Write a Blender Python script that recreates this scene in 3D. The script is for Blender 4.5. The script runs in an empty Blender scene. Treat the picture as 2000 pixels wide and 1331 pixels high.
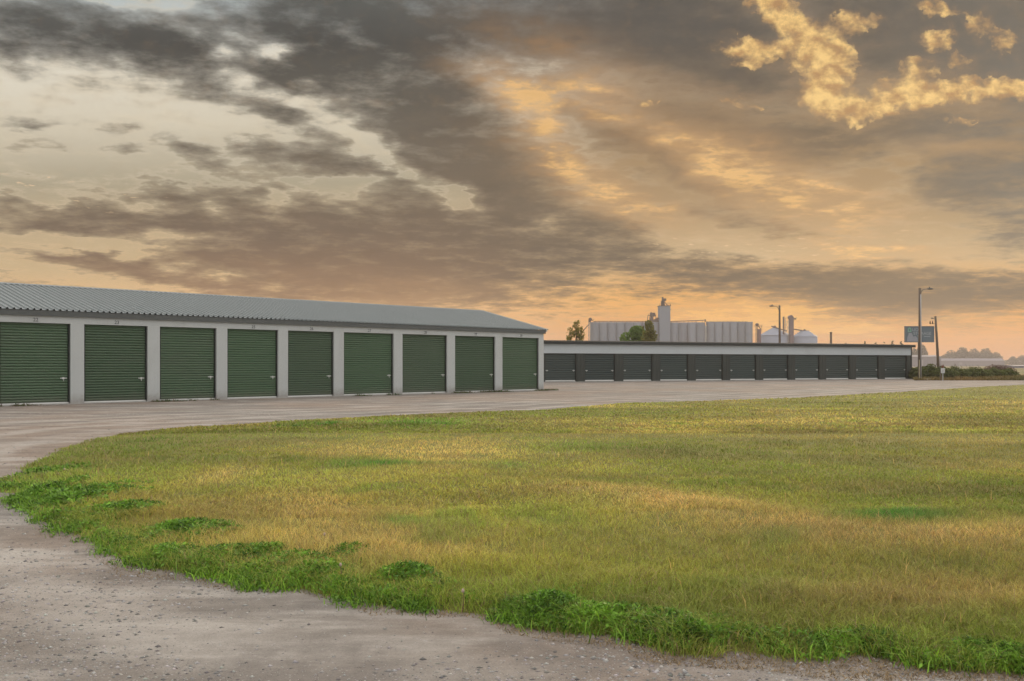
import bpy, math, random
import numpy as np
from mathutils import Vector, Matrix

random.seed(7)
rng = np.random.default_rng(11)
scene = bpy.context.scene
col = scene.collection
R = math.radians
F, HOR, CAMH = 1800.0, 713.0, 1.5      # focal length in photo pixels, horizon row, eye height (m)


def at(px, py=None, Y=None, z=0.0):
    """world point seen at a photo position, on the ground (py) or at depth Y"""
    if Y is None:
        Y = F * (CAMH - z) / (py - HOR)
    return Vector(((px - 1000) / F * Y, Y, z))


def zat(py, Y):
    return CAMH + (HOR - py) / F * Y


def lin(r, g, b):
    f = lambda c: (c / 255 / 12.92) if c / 255 <= 0.04045 else ((c / 255 + 0.055) / 1.055) ** 2.4
    return (f(r), f(g), f(b))


# ------------------------------------------------------------------ node helper
class NB:
    def __init__(s, tree):
        s.t = tree; s.n = tree.nodes; s.l = tree.links

    def put(s, sock, v):
        if v is None:
            return
        if isinstance(v, bpy.types.NodeSocket):
            s.l.new(v, sock)
        elif isinstance(v, (tuple, list)):
            if len(sock.default_value) == 4 and len(v) == 3:
                v = (*v, 1.0)
            sock.default_value = v
        else:
            sock.default_value = v

    def m(s, op, a, b=None, c=None, clamp=False):
        n = s.n.new('ShaderNodeMath'); n.operation = op; n.use_clamp = clamp
        s.put(n.inputs[0], a); s.put(n.inputs[1], b); s.put(n.inputs[2], c)
        return n.outputs[0]

    def v(s, op, a, b=None, scale=None):
        n = s.n.new('ShaderNodeVectorMath'); n.operation = op
        s.put(n.inputs[0], a); s.put(n.inputs[1], b)
        if scale is not None:
            s.put(n.inputs['Scale'], scale)
        return n.outputs['Value'] if op in ('DOT_PRODUCT', 'LENGTH') else n.outputs[0]

    def comb(s, x=0.0, y=0.0, z=0.0):
        n = s.n.new('ShaderNodeCombineXYZ')
        s.put(n.inputs[0], x); s.put(n.inputs[1], y); s.put(n.inputs[2], z)
        return n.outputs[0]

    def sep(s, v):
        n = s.n.new('ShaderNodeSeparateXYZ'); s.put(n.inputs[0], v)
        return n.outputs

    def mapping(s, v, loc=(0, 0, 0), rot=(0, 0, 0), sc=(1, 1, 1), typ='POINT'):
        n = s.n.new('ShaderNodeMapping'); n.vector_type = typ
        s.put(n.inputs['Vector'], v)
        n.inputs['Location'].default_value = loc; n.inputs['Rotation'].default_value = rot
        n.inputs['Scale'].default_value = sc
        return n.outputs[0]

    def noise(s, v, scale=1.0, detail=4.0, rough=0.5, dist=0.0, color=False, lac=2.0, dim='3D'):
        n = s.n.new('ShaderNodeTexNoise'); n.noise_dimensions = dim; s.put(n.inputs['Vector'], v)
        n.inputs['Scale'].default_value = scale; n.inputs['Detail'].default_value = detail
        n.inputs['Roughness'].default_value = rough; n.inputs['Distortion'].default_value = dist
        n.inputs['Lacunarity'].default_value = lac
        return n.outputs['Color'] if color else n.outputs[0]

    def vor(s, v, scale=1.0, feature='F1', color=False):
        n = s.n.new('ShaderNodeTexVoronoi'); s.put(n.inputs['Vector'], v); n.feature = feature
        n.inputs['Scale'].default_value = scale
        return n.outputs['Color'] if color else n.outputs['Distance']

    def ss(s, x, lo, hi, a=0.0, b=1.0):
        n = s.n.new('ShaderNodeMapRange'); n.interpolation_type = 'SMOOTHSTEP'
        s.put(n.inputs[0], x); s.put(n.inputs[1], lo); s.put(n.inputs[2], hi)
        n.inputs[3].default_value = a; n.inputs[4].default_value = b
        return n.outputs[0]

    def mix(s, f, a, b, blend='MIX'):
        n = s.n.new('ShaderNodeMix'); n.data_type = 'RGBA'; n.blend_type = blend
        s.put(n.inputs[0], f); s.put(n.inputs[6], a); s.put(n.inputs[7], b)
        return n.outputs[2]

    def ramp(s, f, pts, interp='LINEAR'):
        n = s.n.new('ShaderNodeValToRGB'); s.put(n.inputs[0], f)
        r = n.color_ramp; r.interpolation = interp
        while len(r.elements) < len(pts):
            r.elements.new(0.5)
        for e, (p, c) in zip(r.elements, pts):
            e.position = p; e.color = (*c, 1.0)
        return n.outputs[0]
# ------------------------------------------------------------------ sky
SUN_EL, SUN_AZ = 14.0, 24.0            # low, ahead and to the right, behind the clouds


GLOW = [(9.7, 1.55, 0.9, 0.22, 16, 0.5), (10.5, 2.3, 0.6, 0.30, 68, 0.9), (10.1, 1.8, 0.7, 0.35, 45, 0.35), (11.4, 2.0, 0.8, 0.45, 40, 0.45), (13.0, 2.9, 2.6, 0.42, 30, 0.42), (13.9, 3.0, 0.9, 0.35, 20, 0.4),
        (11.6, 3.6, 1.6, 0.34, 26, 0.62), (15.6, 3.75, 2.0, 0.62, 30, 0.62), (16.8, 4.0, 1.3, 0.3, 10, 0.4), (12.7, 4.1, 1.6, 0.2, 12, 0.42), (10.6, 3.15, 0.6, 0.25, 30, 0.4),
        (15.4, 6.2, 1.6, 0.3, 4, 0.9), (13.6, 6.3, 1.6, 0.26, 0, 0.9), (16.6, 6.4, 1.6, 0.2, 4, 0.7), (17.2, 4.9, 2.6, 0.14, 3, 0.65), (19.0, 2.95, 1.2, 0.12, 0, 0.4), (8.3, 5.75, 1.8, 0.2, 0, 0.3), (11.0, 0.9, 1.8, 0.5, 20, 0.2), (18.8, 6.25, 1.4, 0.2, 0, 0.55)]
FLECK = [(1.6, 3.75, 2.2, 0.35, 4, 1.0), (14.5, 4.9, 3.5, 0.5, 0, 0.7), (18.0, 4.35, 1.4, 0.35, 0, 0.4)]
dark = [
    # the long dark bank top left, and what hangs under it
    (1.0, 0.60, 1.6, 0.50, 2, 1.5), (2.9, 0.85, 1.6, 0.48, 12, 1.5), (4.3, 1.25, 0.9, 0.40, 22, 1.2), (0.4, 0.1, 0.7, 0.12, -4, 0.5),
    (4.6, 0.25, 1.2, 0.28, 10, 1.0), (3.1, 0.02, 0.9, 0.08, 5, -1.3), (4.95, 0.3, 0.3, 0.05, 35, -0.9), (2.1, 0.05, 0.5, 0.06, 0, -0.7),
    (4.6, 1.95, 1.3, 0.17, 20, 1.0), (5.9, 2.45, 0.7, 0.2, 22, 0.9), (5.4, 1.45, 0.9, 0.35, 25, 0.9),
    # main grey mass leaning down to the right
    (6.7, 0.5, 1.5, 1.1, 20, 1.6), (7.6, 1.7, 2.0, 0.85, 38, 1.7), (8.9, 2.7, 2.0, 0.85, 38, 1.6), (10.0, 3.6, 1.5, 0.55, 36, 1.3),
    (9.0, 0.5, 2.2, 0.9, 0, 1.5), (11.6, 0.35, 2.0, 0.7, 5, 1.2), (8.2, 4.1, 1.0, 0.35, 20, 0.9),
    # the broad tan-grey shelf low in the middle
    (4.4, 4.95, 1.4, 0.34, 3, 1.4), (6.5, 5.1, 2.0, 0.62, 4, 1.6), (8.8, 5.2, 2.0, 0.60, 2, 1.6), (7.0, 5.6, 3.2, 0.25, 5, 1.2), (9.6, 4.6, 1.6, 0.45, 10, 1.2),
    # broken lumps on the left
    (0.2, 4.05, 0.5, 0.16, 0, 1.0), (1.3, 4.25, 1.0, 0.22, -2, 1.2), (2.4, 4.15, 1.0, 0.25, 0, 1.2), (1.5, 4.45, 1.3, 0.12, 3, 0.9), (3.6, 3.75, 0.6, 0.18, 5, 1.1), (3.5, 4.25, 0.8, 0.24, 0, 1.1),
    (4.8, 3.95, 0.75, 0.3, 0, 1.2), (4.5, 4.4, 1.2, 0.25, 2, 1.2), (6.1, 4.05, 0.6, 0.28, 0, 1.2), (6.6, 4.4, 1.2, 0.25, 2, 1.2), (5.75, 3.7, 0.6, 0.06, 4, 0.7), (7.4, 4.4, 0.8, 0.4, 10, 1.1),
    (5.2, 2.95, 0.6, 0.13, 12, 1.0), (6.2, 3.2, 1.3, 0.22, 8, 1.3), (7.2, 3.35, 0.9, 0.2, 18, 1.0), (3.6, 2.95, 0.55, 0.12, 12, 1.1), (4.1, 3.2, 0.5, 0.1, 14, 1.0),
    (0.7, 2.36, 0.75, 0.11, 4, 1.0), (1.05, 2.48, 0.5, 0.06, 6, 0.7), (2.1, 2.92, 0.55, 0.07, 8, 1.05), (0.35, 1.38, 0.4, 0.08, 20, 1.0), (0.4, 2.72, 0.5, 0.05, 6, 0.85), (2.1, 2.56, 0.35, 0.045, 4, 0.8),
    # low streaks over the roof
    (1.3, 5.0, 1.0, 0.10, 6, 1.3), (2.3, 5.2, 0.8, 0.14, 16, 1.5), (3.4, 5.45, 1.2, 0.13, 16, 1.6), (5.2, 5.72, 1.3, 0.10, 8, 1.5), (0.5, 5.52, 0.9, 0.08, 6, 0.6),
    # right-hand side
    (18.2, 0.55, 2.2, 0.9, 0, 1.7), (13.6, 0.6, 1.3, 0.7, 10, 1.4), (14.6, 1.6, 1.0, 0.4, 10, 1.0), (18.3, 2.45, 1.8, 0.3, 0, 1.3), (16.2, 2.75, 1.5, 0.28, 5, 1.0), (19.9, 1.3, 0.8, 0.7, 0, 1.2),
    (18.9, 3.5, 0.85, 0.42, 4, 1.5), (20.1, 3.3, 0.9, 0.5, 0, 1.3), (20.0, 4.5, 0.9, 0.4, 0, 1.0), (18.3, 3.75, 0.5, 0.2, 10, 0.8),
    (18.6, 5.68, 2.6, 0.44, 0, 2.0), (16.4, 5.55, 1.5, 0.32, 2, 1.7), (14.2, 5.4, 1.2, 0.26, 0, 1.3), (13.0, 5.2, 1.3, 0.16, 0, 1.0), (15.2, 4.6, 0.9, 0.2, 6, 1.2), (14.0, 4.25, 0.7, 0.12, 10, 0.9),
    (12.0, 4.45, 1.0, 0.3, 8, 1.1), (12.4, 4.85, 1.6, 0.2, 0, 1.0), (14.9, 3.75, 1.1, 0.16, 12, 0.8), (13.5, 3.5, 1.2, 0.14, 28, 0.8), (12.0, 2.75, 1.3, 0.26, 30, 0.9), (13.6, 2.35, 1.3, 0.3, 10, 0.8), (15.4, 2.9, 1.2, 0.3, 5, 0.7),
    (17.9, 5.95, 2.0, 0.2, -3, 1.0), (12.9, 5.75, 0.9, 0.12, 0, 0.8),
]
gaps = [
    (9.0, 3.95, 0.36, 0.2, 45, -2.6), (7.1, 2.8, 0.85, 0.1, 28, -2.4), (8.1, 3.45, 0.7, 0.07, 22, -2.2), (6.7, 3.66, 0.55, 0.12, 2, -2.0), (7.4, 3.92, 0.7, 0.05, 2, -1.6),
    (5.35, 1.0, 0.35, 0.08, -8, -1.9), (4.35, 1.1, 0.28, 0.1, 40, -1.5), (9.4, 1.86, 0.4, 0.05, -3, -1.4), (5.0, 1.72, 1.1, 0.07, 22, -1.5), (6.0, 1.58, 0.2, 0.05, 0, -1.2), (6.1, 2.05, 0.45, 0.09, 0, -1.1),
    (11.3, 4.06, 0.32, 0.07, 0, -1.6), (10.5, 4.42, 0.3, 0.05, 0, -1.7), (3.6, 4.68, 0.8, 0.07, 2, -2.2), (1.6, 4.72, 1.4, 0.09, 2, -1.2), (3.3, 5.2, 1.5, 0.05, 14, -1.0), (4.6, 5.45, 1.5, 0.04, 12, -1.3), (0.9, 4.0, 0.4, 0.05, 0, -1.2), (2.9, 3.98, 0.5, 0.06, 0, -1.4), (3.0, 4.2, 0.25, 0.05, 30, -1.4), (5.5, 3.85, 0.2, 0.14, 20, -2.2), (4.2, 4.05, 0.15, 0.12, 20, -1.6), (4.6, 4.25, 0.5, 0.04, 0, -1.4), (6.8, 4.12, 0.35, 0.08, 0, -2.0), (6.3, 3.95, 0.16, 0.12, 30, -1.4), (6.0, 4.55, 0.3, 0.04, 0, -1.2), (5.3, 4.12, 0.14, 0.1, 40, -1.0),
    (14.2, 4.72, 1.3, 0.14, 2, -1.4), (13.3, 4.6, 0.7, 0.12, 10, -1.0), (17.2, 5.0, 2.6, 0.11, 3, -1.3), (13.0, 5.32, 1.4, 0.035, -1, -1.2), (10.9, 5.85, 0.7, 0.06, -4, -0.8), (17.7, 3.05, 0.25, 0.12, 30, -0.9), (16.9, 3.2, 0.5, 0.06, 0, -0.7),
]
gold = [(14.5, 0.95, 0.35, 0.20, 8, 1.2), (15.1, 1.02, 0.35, 0.16, 0, 1.1), (14.6, 1.25, 0.3, 0.08, 0, 0.8), (15.2, 0.3, 0.35, 0.25, 48, 1.0), (15.75, 0.75, 0.6, 0.30, 50, 1.15), (16.2, 1.15, 0.45, 0.4, 60, 1.2), (16.15, 1.7, 0.42, 0.4, 80, 1.2),
        (16.0, 1.85, 0.25, 0.3, 60, 1.0), (16.5, 2.2, 0.42, 0.17, 0, 1.3), (17.1, 2.08, 0.5, 0.18, -14, 1.2), (17.8, 1.92, 0.6, 0.2, -14, 1.15), (18.6, 1.82, 0.6, 0.2, -8, 1.2), (19.4, 1.76, 0.6, 0.17, 0, 1.2), (20.1, 1.8, 0.5, 0.2, 8, 1.2),
        (14.9, 0.1, 0.32, 0.12, 10, 1.15), (18.2, 0.18, 0.3, 0.12, 10, 1.1), (19.12, 0.48, 0.16, 0.2, 20, 1.15), (18.3, 0.78, 0.3, 0.17, 0, 1.0), (18.6, 0.25, 0.2, 0.06, 0, 0.9), (19.9, 0.55, 0.1, 0.2, 30, 0.8),
        (19.55, 0.82, 0.22, 0.18, 60, 1.0), (18.75, 2.38, 0.36, 0.05, 0, 1.3), (16.7, 0.42, 0.5, 0.2, -10, 0.8), (18.7, 1.22, 0.16, 0.18, 0, 0.8), (17.9, 1.4, 0.35, 0.25, -30, 0.75), (17.3, 1.7, 0.3, 0.15, -20, 0.7), (19.1, 1.25, 0.1, 0.1, 0, 0.8),
        (12.6, 2.02, 0.24, 0.05, 0, 1.15), (14.35, 1.98, 0.18, 0.05, 10, 1.1), (14.75, 2.14, 0.18, 0.05, 20, 1.1), (13.0, 2.42, 0.08, 0.04, 0, 1.2), (15.55, 1.3, 0.1, 0.07, 0, 0.9), (19.9, 3.2, 0.12, 0.03, 0, 1.0)]
def field(lst, u, v):
    """sum of soft elongated puffs, evaluated in python"""
    tot = np.zeros(np.broadcast(u, v).shape)
    for (cu, cv, a, bb, ang, wt) in lst:
        c_, s_ = math.cos(R(ang)), math.sin(R(ang))
        du, dv = u - cu, v - cv
        tot += wt * np.exp(-((du * c_ + dv * s_) / a) ** 2 - ((-du * s_ + dv * c_) / bb) ** 2)
    return tot


def rows_ramps(b, u0, u1, v0, v1, n, chans):
    """one colour ramp of puff density along each row of the sky"""
    gu = np.linspace(u0, u1, 32); out = []
    for k in range(n):
        vv = v0 + (v1 - v0) * k / (n - 1); vals = []
        for (l, lo, hi) in chans:
            if l is dark:       # overlapping banks saturate, gaps then cut through them
                f_ = 1.65 * (1 - np.exp(-np.maximum(field(dark, gu, np.full(32, vv)), 0) / 0.95)) + 0.85 * field(gaps, gu, np.full(32, vv))
            else:
                f_ = field(l, gu, np.full(32, vv))
            vals.append(np.clip((f_ - lo) / (hi - lo), 0, 1))
        while len(vals) < 3:
            vals.append(np.zeros(32))
        out.append(b.ramp(None, [(i / 31, tuple(float(q_[i]) for q_ in vals)) for i in range(32)]))
    return (u0, u1, v0, v1, n, chans, out)


def rows(b, vec, rr):
    """blend from row to row"""
    u0, u1, v0, v1, n, chans, ramps = rr
    pu, pv, _ = b.sep(vec)
    fu = b.m('MULTIPLY_ADD', pu, 1 / (u1 - u0), -u0 / (u1 - u0))
    fv = b.m('MULTIPLY_ADD', pv, (n - 1) / (v1 - v0), -v0 * (n - 1) / (v1 - v0))
    acc = None
    for k, rp in enumerate(ramps):
        fk = fu if acc is None else b.m('MULTIPLY_ADD', b.sep(acc)[0], 1e-7, fu)
        b.l.new(fk, rp.node.inputs[0])
        acc = rp if acc is None else b.mix(b.m('ADD', fv, float(1 - k), clamp=True), acc, rp)
    sp = b.sep(acc)
    return [b.m('MULTIPLY_ADD', sp[i], hi - lo, lo) for i, (l, lo, hi) in enumerate(chans)]


def build_world():
    w = bpy.data.worlds.new("World"); scene.world = w; w.use_nodes = True
    t = w.node_tree
    for n in list(t.nodes):
        t.nodes.remove(n)
    b = NB(t)
    CH = [(dark, -2.0, 2.0), (GLOW, 0.0, 1.5), (FLECK, 0.0, 1.5)]
    RL, RR_ = rows_ramps(b, -1.2, 10.1, -0.2, 7.2, 38, CH), rows_ramps(b, 9.9, 21.2, -0.2, 7.2, 30, CH)
    RG = rows_ramps(b, 12.3, 20.6, -0.3, 2.7, 26, [(gold, 0.0, 2.0)])
    tc = t.nodes.new('ShaderNodeTexCoord')
    d = tc.outputs['Generated']
    x, y, z = b.sep(d)
    yc = b.m('MAXIMUM', y, 0.08)
    U = b.m('MULTIPLY_ADD', b.m('DIVIDE', x, yc), 18.0, 10.0)      # bearing, in steps of 3.2 degrees
    V = b.m('MULTIPLY_ADD', b.m('DIVIDE', z, yc), -18.0, 7.13)     # height, 7.13 at the horizon
    zp = b.m('ADD', b.m('MAXIMUM', z, 0.0), 0.13)
    q = b.comb(b.m('DIVIDE', x, zp), b.m('DIVIDE', yc, zp), 0.0)     # the flat cloud deck overhead
    qr = b.mapping(q, rot=(0, 0, R(-28)))
    nA = b.noise(qr, 1.7, 5, 0.55, color=True)
    nB_ = b.noise(qr, 6.0, 5, 0.6, color=True)
    wA = b.v('SUBTRACT', nA, (0.5, 0.5, 0.5))
    wB = b.v('SUBTRACT', nB_, (0.5, 0.5, 0.5))
    P0 = b.comb(U, V, 0.0)
    P = b.v('ADD', P0, b.v('MULTIPLY', wA, (1.0, 0.5, 0.0)))
    P = b.v('ADD', P, b.v('MULTIPLY', wB, (0.75, 0.5, 0.0)))
    fine = b.noise(b.mapping(q, rot=(0, 0, R(-20)), sc=(1.0, 1.2, 1)), 5.5, 8, 0.62)
    fine2 = b.noise(q, 16.0, 6, 0.6)
    bil = b.noise(b.mapping(P0, sc=(1.0, 1.3, 1)), 2.9, 7, 0.54)

    # --- clear sky behind the clouds
    vn = b.m('DIVIDE', V, 7.13)
    left = b.ramp(vn, [(0.0, lin(184, 192, 192)), (0.17, lin(228, 220, 202)), (0.34, lin(214, 203, 180)), (0.5, lin(172, 160, 134)),
                       (0.64, lin(194, 170, 132)), (0.74, lin(206, 176, 130)), (0.84, lin(238, 190, 130)), (0.94, lin(236, 180, 122)), (1.0, lin(220, 166, 130))])
    right = b.ramp(vn, [(0.0, lin(110, 99, 86)), (0.25, lin(136, 113, 86)), (0.45, lin(160, 130, 90)), (0.58, lin(168, 140, 102)),
                        (0.70, lin(202, 172, 128)), (0.82, lin(244, 174, 76)), (0.93, lin(240, 158, 64)), (1.0, lin(222, 160, 118))])
    base = b.mix(b.ss(U, 7.5, 13.0), left, right)
    base = b.mix(b.m('MULTIPLY', b.m('MULTIPLY', b.ss(fine, 0.42, 0.72), 0.25), b.ss(V, 6.0, 5.0)), base, lin(236, 214, 176))

    # --- grey cloud deck
    L_ = rows(b, P, RL); R_ = rows(b, P, RR_)
    hv = b.ss(b.sep(P)[0], 9.9, 10.1)
    D, G, FL = [b.m('MULTIPLY_ADD', b.m('SUBTRACT', r_, l_), hv, l_) for l_, r_ in zip(L_, R_)]
    D = b.m('ADD', D, b.m('MULTIPLY_ADD', fine, 2.6, -1.3))
    D = b.m('ADD', D, b.m('MULTIPLY_ADD', fine2, 1.1, -0.55))
    rgt = b.ss(U, 9.5, 13.0)
    alpha = b.ss(D, b.m('MULTIPLY_ADD', rgt, 0.05, -0.05), b.m('MULTIPLY_ADD', rgt, 0.15, 0.95))
    thick = b.ss(D, 0.4, 1.6)
    cl_l = b.ramp(vn, [(0.0, lin(82, 83, 79)), (0.12, lin(68, 67, 62)), (0.3, lin(90, 84, 73)), (0.5, lin(104, 90, 72)),
                       (0.66, lin(110, 89, 68)), (0.8, lin(142, 106, 72)), (0.92, lin(178, 130, 82)), (1.0, lin(196, 144, 104))])
    cl_r = b.ramp(vn, [(0.0, lin(74, 71, 66)), (0.12, lin(80, 75, 68)), (0.35, lin(100, 85, 66)), (0.55, lin(108, 92, 71)),
                       (0.72, lin(92, 76, 56)), (0.82, lin(82, 66, 46)), (0.90, lin(122, 88, 50)), (1.0, lin(200, 140, 100))])
    clc = b.mix(b.ss(U, 7.0, 12.0), cl_l, cl_r)
    clc = b.mix(b.m('MULTIPLY', b.ss(U, 16.0, 21.0), b.ss(V, 6.3, 4.5)), clc, lin(104, 100, 92))
    clc = b.mix(b.m('MULTIPLY', b.m('SUBTRACT', 1.0, thick), 0.45), clc, base)
    tex = b.m('MULTIPLY_ADD', b.noise(qr, 3.0, 8, 0.62), 0.7, 0.65)
    clc = b.mix(1.0, clc, b.comb(tex, tex, tex), 'MULTIPLY')
    c = b.mix(alpha, base, clc)
    # thin bright rims where the deck breaks up
    rim = b.m('MULTIPLY', b.ss(D, 0.06, 0.28), b.ss(D, 0.52, 0.3))
    c = b.mix(b.m('MULTIPLY', rim, b.m('MULTIPLY_ADD', rgt, -0.2, 0.24)), c, b.mix(b.ss(V, 3.0, 5.5), lin(226, 214, 190), lin(246, 204, 146)))

    # --- warm light soaking through
    ray = b.noise(b.mapping(P0, rot=(0, 0, R(-33)), sc=(0.35, 2.2, 1)), 1.6, 6, 0.6)
    G = b.m('MULTIPLY', G, b.m('MULTIPLY_ADD', ray, 1.5, 0.3))
    G = b.m('MULTIPLY', G, b.m('MULTIPLY_ADD', b.m('MULTIPLY', b.ss(fine, 0.36, 0.62), b.ss(fine2, 0.25, 0.6)), 0.75, 0.5))
    G = b.m('MINIMUM', b.m('MULTIPLY', G, 0.95), 0.8)
    c = b.mix(G, c, b.mix(b.ss(G, 0.3, 0.9), lin(206, 156, 100), b.mix(b.ss(V, 5.2, 6.0), lin(246, 194, 120), lin(252, 188, 92))))

    # --- crisp golden puffs high on the right
    Pg = b.v('ADD', P0, b.v('MULTIPLY', b.v('SUBTRACT', b.noise(P0, 2.2, 5, 0.6, color=True), (0.5, 0.5, 0.5)), (0.9, 0.7, 0.0)))
    g0 = rows(b, Pg, RG)[0]
    GD = b.m('ADD', b.m('MULTIPLY_ADD', b.ss(g0, 0.3, 0.0), -3.0, g0), b.m('MULTIPLY_ADD', bil, 3.0, -1.45))
    halo = b.m('MULTIPLY', b.ss(b.m('ADD', g0, b.m('MULTIPLY_ADD', bil, 0.9, -0.4)), 0.02, 0.9), 0.5)
    c = b.mix(halo, c, lin(166, 128, 84))
    ga = b.ss(GD, 0.10, 1.25)
    gsh = b.ss(b.noise(b.mapping(P0, sc=(1, 1.3, 1), loc=(0.06, 0.10, 0)), 2.9, 6, 0.56), 0.32, 0.66)
    gc = b.mix(gsh, lin(178, 134, 84), lin(250, 208, 130))
    gc = b.mix(b.m('MULTIPLY', b.ss(GD, 1.0, 0.3), 0.55), gc, lin(205, 158, 104))
    c = b.mix(b.m('MULTIPLY', ga, 0.93), c, gc)
    # little pink-lit flecks low on the left
    fl = b.m('MULTIPLY', b.ss(fine2, 0.60, 0.68), b.ss(FL, 0.25, 0.7))
    c = b.mix(b.m('MULTIPLY', fl, 0.65), c, lin(244, 210, 164))

    # --- the rest of the sky: pale high overcast overhead and behind
    nb = b.noise(d, 2.4, 5, 0.55)
    back = b.mix(b.ss(nb, 0.35, 0.7), BACK_A, BACK_B)
    back = b.mix(b.ss(z, 0.25, 0.8), back, b.mix(b.ss(nb, 0.35, 0.7), ZEN_A, ZEN_B))
    front = b.m('MULTIPLY', b.ss(y, 0.45, 0.78), b.ss(z, 0.62, 0.42))
    c = b.mix(front, back, c)
    # Nishita sky: the faint clear air above the clouds
    sk = t.nodes.new('ShaderNodeTexSky'); sk.sky_type = 'NISHITA'; sk.sun_disc = False
    sk.sun_elevation = R(SUN_EL); sk.sun_rotation = R(SUN_AZ)
    bg1 = t.nodes.new('ShaderNodeBackground'); bg1.inputs[1].default_value = 0.05
    t.links.new(sk.outputs[0], bg1.inputs[0])
    bg2 = t.nodes.new('ShaderNodeBackground'); bg2.inputs[1].default_value = 1.0
    b.put(bg2.inputs[0], c)
    # clouds cover nearly all of it
    mx = t.nodes.new('ShaderNodeMixShader'); mx.inputs[0].default_value = 0.96
    t.links.new(bg1.outputs[0], mx.inputs[1]); t.links.new(bg2.outputs[0], mx.inputs[2])
    out = t.nodes.new('ShaderNodeOutputWorld')
    t.links.new(mx.outputs[0], out.inputs[0])
    w.cycles.sampling_method = 'MANUAL'; w.cycles.sample_map_resolution = 512


BACK_A, BACK_B = (0.66, 0.69, 0.71), (0.92, 0.94, 0.95)
ZEN_A, ZEN_B = (1.4, 1.38, 1.34), (1.85, 1.8, 1.74)
build_world()
sun = bpy.data.lights.new('sun', 'SUN'); sun.energy = 1.4; sun.angle = R(14); sun.color = (1.0, 0.80, 0.55)
so = bpy.data.objects.new('sun', sun); col.objects.link(so)
sd = Vector((math.sin(R(SUN_AZ)) * math.cos(R(SUN_EL)), math.cos(R(SUN_AZ)) * math.cos(R(SUN_EL)), math.sin(R(SUN_EL))))
so.rotation_euler = sd.to_track_quat('Z', 'Y').to_euler(); so.location = (20, -10, 40)

# ------------------------------------------------------------------ camera
cam = bpy.data.cameras.new('camera'); co = bpy.data.objects.new('camera', cam); col.objects.link(co)
co.location = (0, 0, CAMH); co.rotation_euler = (R(90), 0, 0)
cam.sensor_width = 36; cam.lens = 36 * F / 2000; cam.shift_y = (HOR - 665.5) / 2000
cam.clip_start = 0.1; cam.clip_end = 6000
scene.camera = co
scene.view_settings.view_transform = 'Standard'; scene.view_settings.look = 'None'
scene.view_settings.exposure = 0.0; scene.view_settings.gamma = 1.0
scene.render.engine = 'CYCLES'
scene.cycles.use_denoising = True
scene.cycles.use_adaptive_sampling = True; scene.cycles.adaptive_threshold = 0.03; scene.cycles.adaptive_min_samples = 16
scene.cycles.max_bounces = 4; scene.cycles.transparent_max_bounces = 8; scene.cycles.volume_bounces = 0
# ------------------------------------------------------------------ mesh helpers
class MB:
    """collects polygons and links them as ONE mesh object"""

    def __init__(s):
        s.v = []; s.f = []

    def poly(s, pts):
        i = len(s.v); s.v += [tuple(p) for p in pts]; s.f.append(tuple(range(i, i + len(pts))))

    def box(s, x0, x1, y0, y1, z0, z1):
        i = len(s.v)
        s.v += [(x, y, z) for z in (z0, z1) for (x, y) in ((x0, y0), (x1, y0), (x1, y1), (x0, y1))]
        s.f += [tuple(i + k for k in q) for q in ((3, 2, 1, 0), (4, 5, 6, 7), (0, 1, 5, 4), (1, 2, 6, 5), (2, 3, 7, 6), (3, 0, 4, 7))]

    def tube(s, pts, r, n=8, cap=True):
        pts = [Vector(p) for p in pts]
        rs = r if isinstance(r, (list, tuple)) else [r] * len(pts)
        rings = []
        for k, p in enumerate(pts):
            t = (pts[min(k + 1, len(pts) - 1)] - pts[max(k - 1, 0)]).normalized()
            a = t.cross(Vector((0, 0, 1)) if abs(t.z) < 0.9 else Vector((1, 0, 0))).normalized(); b_ = t.cross(a)
            i = len(s.v); rings.append(i)
            for j in range(n):
                th = 2 * math.pi * j / n
                s.v.append(tuple(p + (a * math.cos(th) + b_ * math.sin(th)) * rs[k]))
        for k in range(len(pts) - 1):
            for j in range(n):
                s.f.append((rings[k] + j, rings[k] + (j + 1) % n, rings[k + 1] + (j + 1) % n, rings[k + 1] + j))
        if cap:
            s.f.append(tuple(rings[0] + j for j in reversed(range(n)))); s.f.append(tuple(rings[-1] + j for j in range(n)))

    def lathe(s, prof, n=24, cx=0, cy=0):
        i0 = len(s.v)
        for (r, z) in prof:
            for j in range(n):
                th = 2 * math.pi * j / n
                s.v.append((cx + r * math.cos(th), cy + r * math.sin(th), z))
        for k in range(len(prof) - 1):
            for j in range(n):
                a = i0 + k * n + j; b_ = i0 + k * n + (j + 1) % n
                s.f.append((a, b_, b_ + n, a + n))
        s.f.append(tuple(i0 + j for j in reversed(range(n)))); s.f.append(tuple(i0 + (len(prof) - 1) * n + j for j in range(n)))

    def build(s, name, mat, parent=None, smooth=False, bevel=0):
        me = bpy.data.meshes.new(name); me.from_pydata(s.v, [], s.f); me.validate(); me.update()
        o = bpy.data.objects.new(name, me); col.objects.link(o)
        if mat: me.materials.append(mat)
        if smooth:
            me.polygons.foreach_set('use_smooth', [True] * len(me.polygons))
        if bevel:
            bv = o.modifiers.new('bevel', 'BEVEL'); bv.width = bevel; bv.segments = 2; bv.limit_method = 'ANGLE'
        if parent: o.parent = parent
        return o


def tag(o, label=None, cat=None, group=None, kind=None):
    if label: o['label'] = label
    if cat: o['category'] = cat
    if group: o['group'] = group
    if kind: o['kind'] = kind
    return o


def empty(name, loc=(0, 0, 0), rz=0.0):
    o = bpy.data.objects.new(name, None); col.objects.link(o)
    o.location = loc; o.rotation_euler = (0, 0, rz); o.empty_display_size = 0.3
    return o


def children(o):
    return [c for c in bpy.data.objects if c.parent == o]


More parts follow.
